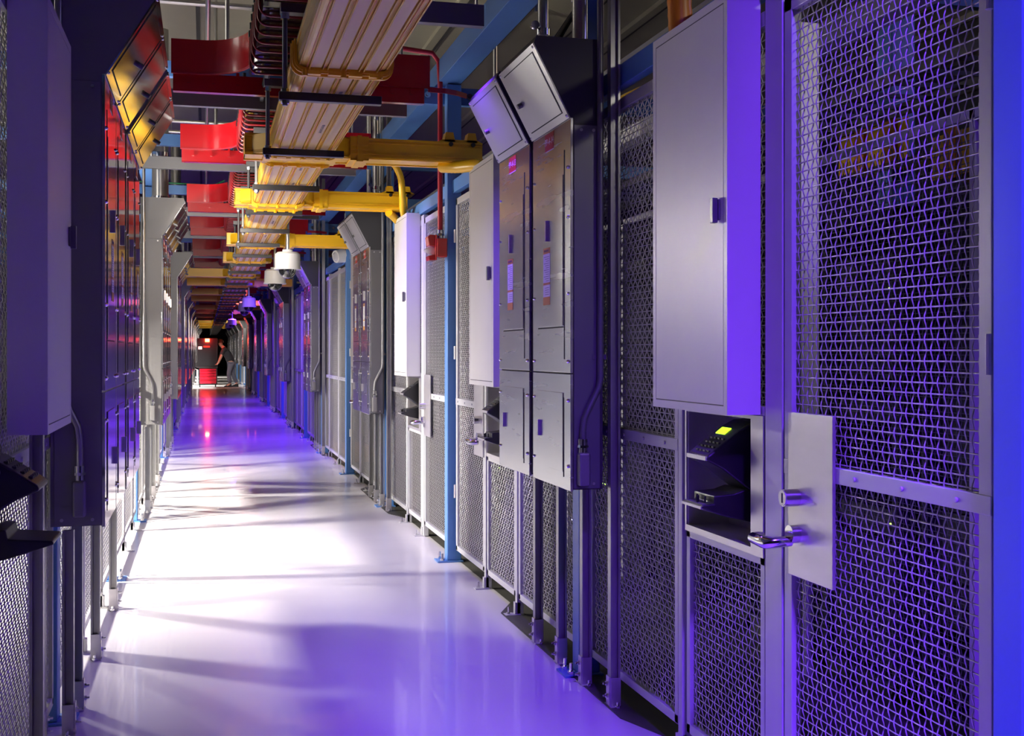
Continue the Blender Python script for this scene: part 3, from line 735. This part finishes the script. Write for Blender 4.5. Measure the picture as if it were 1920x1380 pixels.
# ------------------------------------------------------------------ red trays
RZ = 3.0
REDY = [7.18, 9.85, 13.35, 16.05]
while REDY[-1] < 58: REDY.append(REDY[-2]+6.1)
def red_cross(y, label):
    t = thing('red_cross_tray', label, 'cable tray', (0, y, 0), 'red cross trays')
    b = MB(); b.box(-.18, 1.31, .02, .075, RZ-.02, RZ-.014); b.box(-.18, 1.31, .07, .075, RZ-.014, RZ+.05); b.build('tray_floor', 'red', t)
    b = MB(); b.box(-.18, 1.31, .02, .026, RZ-.02, RZ+.085); b.build('lower_wall', 'red', t)
    w = MB(); w.box(.93, 1.34, -.006, .0, RZ+.075, RZ+.27); w.box(.93, 1.34, -.012, 0, RZ+.068, RZ+.076); w.build('right_wall', 'red', t)
    P = [(-.19, .0), (-.02, .0)]+[(-.02+.27*math.sin(math.radians(a)), -.27*(1-math.cos(math.radians(a)))*1.3) for a in range(10, 91, 8)]
    s_ = MB(); s_.ribbon(P, RZ+.085, RZ+.28, .006, 'z'); s_.build('swept_wall', 'red', t, smooth=True)
    s_ = MB(); s_.ribbon([(p[0], p[1]-.006) for p in P], RZ+.077, RZ+.086, .014, 'z'); s_.build('rolled_edge', 'redpipe', t)
    k = MB()
    for xx in (-.10, .04, .18, .95, 1.1, 1.22): k.box(xx, xx+.018, .005, .019, RZ+.03, RZ+.10)
    k.build('edge_tab', 'red', t)
    # right sweep strap
    q = MB().ribbon([(1.33, .0), (1.44, .01), (1.52, .05), (1.60, .12)], RZ+.05, RZ+.08, .01, 'z'); q.build('waterfall_strip', 'redpipe', t)
    return t
r0 = red_cross(REDY[0], 'nearest red cross tray with swept wall, behind the threaded rods')
for i, y in enumerate(REDY[1:], 1): dup(r0, (0, y, 0), 'red cross tray with swept wall over the left side, %s from the camera' % nth(i))
BX0, BX1 = .245, .90
for i, y in enumerate([5.42]+[q+.44 for q in REDY[:15]]):
    t = thing('steel_crossbar', 'grey steel channel crossbar under the red trays, %s from the camera' % nth(i), 'beam', (0, y, 0), 'grey channel crossbars overhead')
    xl = .55 if i == 0 else -.5
    b = MB().box(xl, 1.27, -.005, .0, 2.98, 3.08); b.box(xl, 1.27, 0, .045, 2.98, 2.987); b.box(xl, 1.27, 0, .045, 3.073, 3.08)
    b.build('channel', 'galv', t)
    for xx in ((.6, 1.24) if i == 0 else (-.43, 1.24)): MB().cyl((xx, .02, 3.08), (xx, .02, 5.0), .008, 8).build('hanger_rod', 'pipe', t, smooth=True)

def basket(y0, y1, label):
    t = thing('wire_basket_tray', label, 'wire basket', (0, y0, 0), 'dark red wire baskets')
    b = MB(); c = MB(); n_ = max(2, int((y1-y0)/.165)); r = .045
    for i in range(n_):
        y = (y1-y0)*(i+.5)/n_
        path = [(BX0, RZ+.22), (BX0, RZ+.1)]+arc(BX0+r, RZ+r, r, 180, 270, 5)+arc(BX1-r, RZ+r, r, 270, 360, 5)+[(BX1, RZ+.1), (BX1, RZ+.22)]
        b.tube([(p[0], y, p[1]) for p in path], .007, 8)
        c.cyl((BX0, y, RZ+.20), (BX0, y, RZ+.235), .011, 8)
    b.build('u_ribs', 'redrod', t, smooth=True); c.build('end_cap', 'black', t)
    l = MB()
    l.box(BX0+.012, BX1-.012, 0, y1-y0, RZ+.012, RZ+.015); l.box(BX0+.010, BX0+.012, 0, y1-y0, RZ+.02, RZ+.18)
    l.build('clear_liner', 'smoke', t)
    for q in (BX0+.01, BX1-.01): MB().tube([(q, 0, RZ+.19), (q, y1-y0, RZ+.19)], .006, 8).build('edge_wire', 'redrod', t)
    return t
bb = [1.0, 3.9, 6.85]; 
for y in REDY: bb += [y+.36, y+1.9]
prev = None
segs = [(1.0, 3.9), (3.92, 5.38), (5.48, 6.82)]
for i in range(len(REDY)-1): segs.append((REDY[i]+.50, REDY[i+1]-.34))
for i, (a, b_) in enumerate(segs[:16]): basket(a, b_, 'dark red wire basket above the yellow raceway, %s from the camera' % nth(i))
# cables in baskets (dark bundles)
for j in range(4):
    b = MB(); b.tube([(BX0+.12+j*.14+.02*math.sin(y*.7+j*2), y, RZ+.04) for y in np.arange(1, 58, .9)], .018, 6)
    tag(b.build('power_cable', 'rubber'), '%s thick black cable lying in the dark red wire baskets' % nth(j), 'cable', 'black cables in the wire baskets')
# overhead red pipe, chrome pipe and conduits
tag(MB().tube([(1.26, .8, 3.52), (1.26, 30, 3.52)], .024, 12).build('red_pipe', 'redpipe', smooth=True), 'long red pipe running overhead along the aisle', 'pipe')
tag(MB().tube([(1.19, .8, 3.56), (1.19, 30, 3.56)], .026, 12).build('silver_pipe', 'pipe', smooth=True), 'long silver pipe running overhead beside the red pipe', 'pipe')
tag(MB().tube([(.02, 1.5, 3.6), (.02, 40, 3.6)], .016, 10).build('silver_pipe', 'pipe', smooth=True), 'thin silver conduit running overhead left of the wire baskets', 'pipe')
for i, (y, z) in enumerate(((9.0, 4.05), (14.5, 4.2), (15.2, 4.2), (21, 4.2))):
    tag(MB().tube([(-4, y, z), (1.0, y+.1, z-.02)], .022, 10).build('silver_pipe', 'pipe', smooth=True), 'silver conduit crossing under the ceiling on the left, %s from the camera' % nth(i), 'pipe')
for i, (x, y) in enumerate(((.15, 8.4), (.10, 11.5), (1.75, 6.2), (1.25, 8.9), (2.1, 8.6), (1.1, 10.4), (1.45, 12.4))):
    tag(MB().cyl((x, y, 3.3 if x > 1.4 else 3.2), (x, y, 5.0), .016, 10).build('drop_rod', 'pipe', smooth=True), 'thin vertical hanger rod dropping from the ceiling, %s from the camera' % nth(i), 'rod', 'vertical ceiling rods')
tag(MB().tube([(1.9, 3.2, 2.98), (3.3, 4.6, 3.9)], .018, 10).build('handrail_pipe', 'pipe', smooth=True), 'slanting silver pipe above the fence near the orange hose', 'pipe')
for i, y in enumerate((13.9, 20, 26)):
    tag(MB().tube([(-2, y, 3.37), (-.5, y, 3.36), (.1, y+.1, 3.36), (.22, y+.1, 3.42)], .008, 8).build('green_wire', 'grnw' if 'grnw' in M else 'sideL', smooth=True), 'green ground wire lying on the left cross beam, %s from the camera' % nth(i), 'wire')
for o in bpy.data.objects:
    if o.name.startswith('green_wire'):
        if 'grnw' not in M: M['grnw'] = mat('green wire jacket', (.01, .18, .06), .4)
        o.data.materials[0] = M['grnw']

# ------------------------------------------------------------------ strobe, emergency lamp, dome cameras
t = thing('fire_strobe', 'red fire alarm strobe with clear lens on the blue column', 'alarm strobe', (1.615, 8.07, -.135))
sx = 0
MB().box(-.075, -.005, -.10, .02, 2.235, 2.365).build('back_box', 'red', t, bevel=.006)
MB().box(-.085, -.075, -.09, .06, 2.215, 2.39).build('face_plate', 'red', t, bevel=.004)
MB().prism([(-.085, 2.39), (-.085, 2.31), (-.125, 2.315), (-.135, 2.375), (-.12, 2.39)], -.07, .04).build('horn_cover', 'red', t, bevel=.004)
MB().sphere((-.10, -.01, 2.285), (.055, .04, .025)).build('lens', 'glass', t, smooth=True)
MB().prism([(-.085, 2.215), (-.085, 2.255), (-.13, 2.245), (-.125, 2.215)], -.07, .04).build('lower_cover', 'red', t, bevel=.003)
t = thing('red_drop_conduit', 'red conduit dropping down to the fire strobe', 'pipe', (1.57, 8.02, 0))
MB().tube([(0, 0, 2.265), (0, 0, 3.3), (-.01, 0, 3.45), (-.06, -.02, 3.5), (-.28, -.02, 3.52)], .018, 12).build('pipe', 'redpipe', t, smooth=True)
b = MB().cyl((0, 0, 2.23), (0, 0, 2.25), .022, 12); b.cyl((0, 0, 2.25), (0, 0, 2.265), .026, 6); b.cyl((0, 0, 2.265), (0, 0, 2.29), .024, 12); b.build('coupling', 'chrome', t, smooth=True)
for i, y in enumerate((14.15, 26.3)):
    t = thing('emergency_lamp', ['white round emergency lamp above the pale perforated fence', 'small white emergency lamp far down the right side'][i], 'emergency lamp', (1.60, y, 2.60))
    b = MB().cyl((0, 0, 0), (-.10, -.05, -.02), .085, 20, .075); b.build('housing', 'white', t, smooth=True)
    MB().cyl((-.10, -.05, -.02), (-.125, -.063, -.025), .055, 18, .03).build('reflector', 'glass', t, smooth=True)
    MB().cyl((.02, 0, .02), (.02, 0, .5), .013, 8).build('stem', 'pipe', t)
def dome(x, y, i):
    t = thing('dome_camera', 'white dome camera hanging from the ceiling, %s from the camera' % nth(i) if i else 'white dome camera with black ball hanging nearest', 'security camera', (x, y, 2.22), 'dome cameras along the aisle')
    b = MB().cyl((0, 0, .04), (0, 0, .18), .125, 28, .120); b.cyl((0, 0, .18), (0, 0, .20), .120, 28, .10); b.cyl((0, 0, .20), (0, 0, .225), .05, 16); b.build('housing', 'white', t, smooth=True)
    MB().cyl((0, 0, .03), (0, 0, .045), .132, 28).build('trim_ring', 'white', t, smooth=True)
    MB().sphere((0, 0, .03), .085, 22, 8, -1, .1).build('dome_glass', 'blackgloss', t, smooth=True)
    MB().cyl((0, 0, .22), (0, 0, 2.78), .018, 10).build('drop_pole', 'pipe', t, smooth=True)
    return t
M['blackgloss'] = mat('black camera dome', (.004, .004, .005), .05, coat=1.)
for i, (x, y) in enumerate(((.78, 11.7), (.80, 14.2), (.76, 21.6), (.76, 24.0), (.78, 36.), (.78, 41.))): dome(x, y, i)

# ------------------------------------------------------------------ inside the right cages
def rack(x, y, w, d, h, label, seed):
    t = thing('server_rack', label, 'server rack', (x, y, 0), 'dark racks inside the right cage')
    rr = random.Random(seed)
    b = MB().box(0, d, 0, .04, .0, h); b.box(0, d, w-.04, w, 0, h); b.box(0, d, 0, w, h-.05, h); b.box(0, d, 0, w, 0, .08); b.box(d-.02, d, 0, w, 0, h); b.build('cabinet_frame', 'rack', t)
    u = MB(); z = .12; g = MB(); bl = MB()
    while z < h-.2:
        hh = rr.choice((.045, .09, .09, .18, .27)); e = rr.uniform(0, .05)
        if rr.random() < .75:
            MB().box(.02+e, .5, .05, w-.05, z, z+hh-.008).build('server_unit', 'shelf', t)
            if rr.random() < .4:
                for q in range(rr.randint(1, 5)): g.box(.015+e, .02+e, .08+q*.03, .086+q*.03, z+.02, z+.026)
        z += hh
    if g.v: g.build('status_light', 'ledg' if seed % 2 else 'ledb', t)
    return t
for i in range(14):
    rack(2.75, .4+i*.78+(.5 if i > 6 else 0), .62, .9, 2.05, 'dark server rack inside the right cage, %s from the camera' % nth(i), i)
for i, (y0, y1, z) in enumerate(((4.85, 5.5, 2.36), (5.72, 6.45, 2.52))):
    t = thing('cage_raceway', 'yellow raceway section seen through the right mesh, %s from the camera' % nth(i), 'cable raceway', (3.72, y0, z))
    MB().box(0, .005, 0, y1-y0, 0, .22).build('side_wall', 'yellow', t); MB().box(0, .3, 0, y1-y0, -.005, 0).build('floor_strip', 'yellow', t)
    for q in (.1, .42): MB().box(-.02, 0, q, q+.1, -.02, .24).build('coupling', 'orange', t)
t = thing('blue_column', 'blue steel column inside the right cage, seen through the nearest mesh door', 'steel column', (3.95, 6.2, 0))
MB().box(-.08, .08, -.08, .08, 0, 4.8).build('shaft', 'blue', t, bevel=.008)
tag(MB().box(2.6, 2.7, 1.5, 14, 2.78, 2.88).build('cage_beam', 'paint'), 'pale horizontal beam inside the right cage above the yellow raceway', 'beam')
tag(MB().box(2.3, 2.34, 1.5, 14, 3.02, 3.12).build('cage_beam', 'paint'), 'upper pale horizontal beam inside the right cage', 'beam')
t = thing('cable_ladder', 'grey cable ladder hung inside the right cage over the racks', 'cable ladder', (3.1, 2.2, 2.70))
b = MB().box(0, .03, 0, 9, 0, .06); b.box(.45, .48, 0, 9, 0, .06)
for q in range(36): b.box(.03, .45, q*.25, q*.25+.02, .01, .03)
b.build('rungs', 'galv', t)
tag(MB().box(2.00, 2.115, 3.80, 3.96, 1.12, 2.62).build('inner_cabinet', 'paint', bevel=.004), 'pale narrow cabinet inside the right cage behind the nearest door', 'cabinet')
tag(MB().tube([(2.4, y, 2.92+.05*math.sin(y*2.1)) for y in np.arange(2.4, 7, .2)], .008, 6).build('yellow_cord', 'yellow'), 'sagging yellow fibre cord inside the right cage', 'cable')
# second mesh layer further inside
t = thing('inner_mesh_screen', 'inner wire mesh screen behind the racks of the right cage', 'fence panel', (2.62, 1.2, 0))
b = MB()
for q in range(9): b.box(-.015, .015, q*1.2, q*1.2+.03, 0, 2.3)
b.box(-.015, .015, 0, 9.63, 2.27, 2.3); b.build('frame', 'frame', t)
for q in range(8):
    o = mesh_part(t, 1.14, .105, 2.25, 2, q*1.2+.045)
    if q == 0: dm = o.data.copy(); dm.materials[0] = M['galv']
    o.data = dm
tag(MB().box(1.78, 2.2, 15.6, 17.0, .0, .16).build('cardboard_box', 'card'), 'flat cardboard box on the floor behind the pale perforated fence', 'box')
tag(MB().box(-2.6, -2.3, 6.0, 6.6, 0, 2.0).build('storage_cabinet', 'paint', bevel=.005), 'pale cabinet standing inside the left cage', 'cabinet')
tag(MB().box(-2.4, -2.1, 2.8, 3.6, 0, 1.35).build('storage_cabinet', 'paint', bevel=.005), 'low pale cabinet inside the left cage near the camera', 'cabinet')

# ------------------------------------------------------------------ tool cart, monitor case, beacon, person
CY = 50.6
t = thing('tool_cart', 'red drawer tool cart on casters far down the aisle', 'tool cart', (.1, CY, 0))
b = MB(); b.box(-.34, -.30, -.25, .25, .12, .80); b.box(.36, .40, -.25, .25, .12, .80); b.box(-.34, .40, -.25, .25, .10, .14); b.box(-.34, .40, -.24, .25, .14, .80); b.build('cabinet', 'rack', t)
zz = .15
for hh in (.155, .155, .11, .11, .08):
    d = MB().box(-.295, .355, -.27, -.245, zz, zz+hh-.012).build('drawer', 'drawer', t); MB().box(-.28, .34, -.285, -.27, zz+hh-.03, zz+hh-.018).build('drawer_pull', 'drawer', d); zz += hh+.002
MB().box(-.42, .42, -.28, .28, .80, .84).build('top_board', 'rack', t, bevel=.01)
MB().tube([(-.36, -.2, .72), (-.47, -.2, .75), (-.47, .2, .75), (-.36, .2, .72)], .014, 8).build('push_handle', 'chrome', t)
MB().box(-.43, -.36, -.22, .22, .12, .72).build('side_panel', 'frame', t)
for sx_ in (-.30, .33):
    for sy in (-.2, .2):
        w = MB(); w.cyl((sx_-.02, sy, .055), (sx_+.02, sy, .055), .055, 16); wh = w.build('caster', 'rubber', t); MB().box(sx_-.028, sx_+.028, sy-.02, sy+.02, .06, .11).build('caster_fork', 'chrome', wh)
t = thing('equipment_case', 'tall black equipment case standing on the red tool cart', 'equipment case', (.1, CY, .84))
MB().prism([(-.48, 0), (.42, 0), (.42, 1.14), (.38, 1.18), (-.40, 1.18), (-.42, 1.14), (-.42, .22), (-.48, .16)], -.22, .22, 'y').build('case_body', 'black', t, bevel=.01)
MB().box(-.36, -.21, -.226, -.22, .72, .84).build('white_label', 'label_white', t)
MB().box(-.15, .10, -.224, -.22, .80, .86).build('name_strip', 'label_red', t)
t = thing('warning_beacon', 'glowing red warning beacon on the black equipment case', 'beacon', (.09, CY-.235, 1.86))
MB().box(-.08, .10, -.02, .015, .0, .14).build('lamp_lens', 'beacon', t, bevel=.006)
MB().box(-.06, .08, -.026, -.02, .05, .12).build('lamp_core', 'beaconcore', t)
# person (facing -x, bent forward, arms down to the cart top)
def skinbody(name, verts, edges, radii, m, parent, sub=2):
    me = bpy.data.meshes.new(name); me.from_pydata(verts, edges, []); me.materials.append(M[m])
    o = bpy.data.objects.new(name, me); COL.objects.link(o)
    if parent: o.parent = parent
    sk = o.modifiers.new('skin', 'SKIN'); sk.use_smooth_shade = True
    for i, r_ in enumerate(radii):
        v = me.skin_vertices[0].data[i]; v.radius = r_ if isinstance(r_, tuple) else (r_, r_); v.use_root = (i == 0)
    s_ = o.modifiers.new('sub', 'SUBSURF'); s_.levels = sub; s_.render_levels = sub
    return o
PX, PY = 1.07, CY-.05
person = thing('person', 'person in dark shirt and grey trousers leaning forward onto the cart', 'person', (PX, PY, 0))
S = 1.12
def sv(l): return [(a*S, b*S, c*S) for a, b, c in l]
V = sv([(0, 0, .92), (-.06, 0, 1.06), (-.16, 0, 1.24), (-.25, 0, 1.40), (-.30, 0, 1.47), (-.37, 0, 1.53), (-.40, 0, 1.60), (-.42, 0, 1.68),
        (-.01, -.09, .86), (-.10, -.10, .50), (-.05, -.10, .10), (-.20, -.11, .03),
        (.01, .09, .86), (.03, .11, .49), (.20, .11, .12), (.08, .12, .03),
        (-.28, -.17, 1.38), (-.37, -.20, 1.13), (-.47, -.17, .90), (-.54, -.15, .82),
        (-.28, .17, 1.38), (-.40, .20, 1.14), (-.47, .17, .91), (-.55, .15, .82)])
E = [(0, 1), (1, 2), (2, 3), (3, 4), (4, 5), (5, 6), (6, 7), (0, 8), (8, 9), (9, 10), (10, 11), (0, 12), (12, 13), (13, 14), (14, 15), (3, 16), (16, 17), (17, 18), (18, 19), (3, 20), (20, 21), (21, 22), (22, 23)]
R = [(.13, .13), (.12, .13), (.14, .14), (.13, .13), .075, .06, .095, .085, .10, .075, .05, .045, .10, .075, .05, .045, .06, .05, .036, .03, .06, .05, .036, .03]
R = [tuple(q*S for q in r_) if isinstance(r_, tuple) else r_*S for r_ in R]
skinbody('body', V, E, R, 'skin', person)
shirt = skinbody('shirt', sv([(.0, 0, .86), (-.06, 0, 1.07), (-.16, 0, 1.24), (-.25, 0, 1.40), (-.29, 0, 1.46), (-.28, -.17, 1.38), (-.35, -.195, 1.17), (-.28, .17, 1.38), (-.37, .195, 1.18)]),
                 [(0, 1), (1, 2), (2, 3), (3, 4), (3, 5), (5, 6), (3, 7), (7, 8)], [.175*S, .165*S, .17*S, .155*S, .085*S, .085*S, .075*S, .085*S, .075*S], 'shirt', person)
skinbody('trousers', sv([(0, 0, .93), (-.01, -.09, .84), (-.10, -.10, .50), (-.05, -.10, .12), (.01, .09, .84), (.03, .11, .49), (.20, .11, .14)]),
         [(0, 1), (1, 2), (2, 3), (0, 4), (4, 5), (5, 6)], [.15*S, .115*S, .09*S, .075*S, .115*S, .09*S, .075*S], 'jeans', person)
for a in ((-.05, -.10), (.20, .11)):
    b = MB(); x = a[0]*S; y = a[1]*S; b.prism([(x+.07, 0), (x-.24, 0), (x-.25, .03), (x-.16, .075), (x-.05, .12), (x+.06, .12)], y-.05, y+.05); b.build('shoe', 'shirt', person, bevel=.015)
MB().sphere((-.385*S, 0, 1.665*S), (.115*S, .098*S, .105*S), 18, 10, -.25, 1).build('hair', 'hair', person, smooth=True)
for sgn in (-1, 1):
    e = MB().sphere((-.40*S, sgn*.085*S, 1.60*S), (.02, .01, .03), 10, 6); e.build('ear', 'skin', person, smooth=True)
b = MB().sphere((-.505*S, 0, 1.625*S), (.022, .016, .026), 10, 6); b.build('nose', 'skin', person, smooth=True)
for yy_ in (-.17, .17):
    for q in range(5):
        a0 = (-.52*S, (yy_+(q-2)*.014), .835*S+.01); dx = -.06-(.02 if q in (1, 2, 3) else 0)
        if q == (4 if yy_ < 0 else 0): f_ = MB().tube([a0, (a0[0]-.02, a0[1]+(.03 if yy_ < 0 else -.03), a0[2]-.0), (a0[0]-.05, a0[1]+(.04 if yy_ < 0 else -.04), a0[2]-.02)], [.012, .011, .008], 8)
        else: f_ = MB().tube([a0, (a0[0]+dx*.6, a0[1], a0[2]+.0), (a0[0]+dx, a0[1], a0[2]-.03)], [.011, .010, .007], 8)
        f_.build('finger', 'skin', person, smooth=True)

# ------------------------------------------------------------------ lights
def area(loc, target, size, power, col, sizey=None, spread=None):
    l = bpy.data.lights.new('lamp', 'AREA'); l.size = size; l.energy = power; l.color = col
    if sizey: l.shape = 'RECTANGLE'; l.size_y = sizey
    if spread: l.spread = math.radians(spread)
    o = bpy.data.objects.new('lamp', l); COL.objects.link(o); o.location = loc
    o.rotation_euler = (Vector(target)-Vector(loc)).to_track_quat('-Z', 'Y').to_euler(); o['kind'] = 'helper'
    return o
WH = (1, .93, .84); VI = (.165, .036, 1)
for y, p in ((6.9, 34), (8.1, 85), (9.9, 105), (12.4, 105), (14.3, 75), (16.6, 40), (49.5, 110), (52.5, 100), (56, 80), (62, 120), (70, 120)):
    area((-1.75, y, 1.8), (-.1, y+.05, .0), .16, p*1.7, WH, spread=118)
area((-2.0, 4.6, 2.8), (-2.4, 3.0, 0), .4, 28, WH, spread=75)
area((-3.0, 8, 3.9), (.3, 9.5, 3.0), 1.2, 90, WH, 6)
area((-.72, 8.1, 2.2), (1.58, 3.5, 1.5), .14, 55, WH, spread=70)
area((-1.75, 9.2, 2.1), (.55, 9.2, 2.65), .2, 38, WH, spread=90)  # this and the next: added up-lights to brighten the yellow raceway
area((-1.75, 12.6, 2.1), (.55, 12.6, 2.65), .2, 34, WH, spread=90)
area((2.6, 2.4, 3.1), (2.05, 3.85, 2.1), .2, 2, WH, spread=70)  # added small fill to bring out the inner cabinet
area((-.45, 8.0, 3.2), (.4, 9.8, 3.0), .3, 5, WH)
area((-.45, 11.5, 3.2), (.4, 13.2, 3.0), .3, 8, WH)
area((-1.5, 13, 4.3), (-.5, 16, 5), 1.5, 7, (1, .93, .75), 10)
for x, y, z, tx, ty, tz, p, s_, sp in ((1.12, .3, 4.2, 1.6, 2.45, 0, 160, .3, 78), (1.15, 5.6, 2.86, 1.2, 5.7, 0, 22, .2, 120), (1.15, 9.0, 2.86, 1.2, 9.2, 0, 14, .2, 120),
                                  (1.0, 16.9, 2.9, 1.1, 17.1, 0, 50, .2, 130), (1.0, 20, 2.9, .8, 20.3, 0, 120, .3, 150), (1.0, 25, 2.9, .8, 25.3, 0, 130, .3, 150), (1.0, 30, 2.9, .7, 30.3, 0, 130, .3, 150), (1.0, 36, 2.9, .7, 36.3, 0, 100, .3, 150)):
    area((x, y, z), (tx, ty, tz), s_, p, VI, spread=sp)
area((5.5, 4, 3.8), (3.2, 5, 1), .6, 12, (.4, .35, 1))
area((4.5, 9, 4.2), (3.0, 9, 1.5), .8, 10, (1, .8, .6))
area((.9, CY-5, 3.4), (1.0, CY, 1.2), .3, 22, WH, spread=60)  # added fill for the person at the cart
area((-.05, 7.62, 2.5), (.6, 11.0, 2.95), .3, 9, (1, .9, .78), spread=85)  # this and the next: added aisle fills, backs to camera, brightening branches and trays
area((.1, 10.6, 2.4), (.45, 14.2, 2.95), .3, 12, (1, .9, .78), spread=85)
l = bpy.data.lights.new('beacon_lamp', 'POINT'); l.energy = 40; l.color = (1, .03, .02); l.shadow_soft_size = .08
o = bpy.data.objects.new('beacon_lamp', l); COL.objects.link(o); o.location = (.1, CY-.45, 1.95)
w = bpy.data.worlds.new('World'); bpy.context.scene.world = w; w.use_nodes = True
w.node_tree.nodes['Background'].inputs[0].default_value = (.5, .45, .6, 1); w.node_tree.nodes['Background'].inputs[1].default_value = .045

# ------------------------------------------------------------------ camera
cam = bpy.data.cameras.new('Camera'); co = bpy.data.objects.new('Camera', cam); COL.objects.link(co)
co.location = (0, 0, H); co.rotation_euler = (PI/2, 0, -math.atan(576/2220))
cam.sensor_width = 36; cam.lens = 2220/1920*36; cam.shift_y = -30/1920; cam.clip_start = .05; cam.clip_end = 300
sc = bpy.context.scene; sc.camera = co
sc.view_settings.view_transform = 'Standard'; sc.view_settings.look = 'None'; sc.view_settings.exposure = 0
sc.cycles.max_bounces = 7; sc.cycles.diffuse_bounces = 4; sc.cycles.glossy_bounces = 4; sc.cycles.transparent_max_bounces = 12
sc.cycles.use_denoising = True; sc.cycles.sample_clamp_indirect = 6; sc.cycles.caustics_reflective = False; sc.cycles.caustics_refractive = False
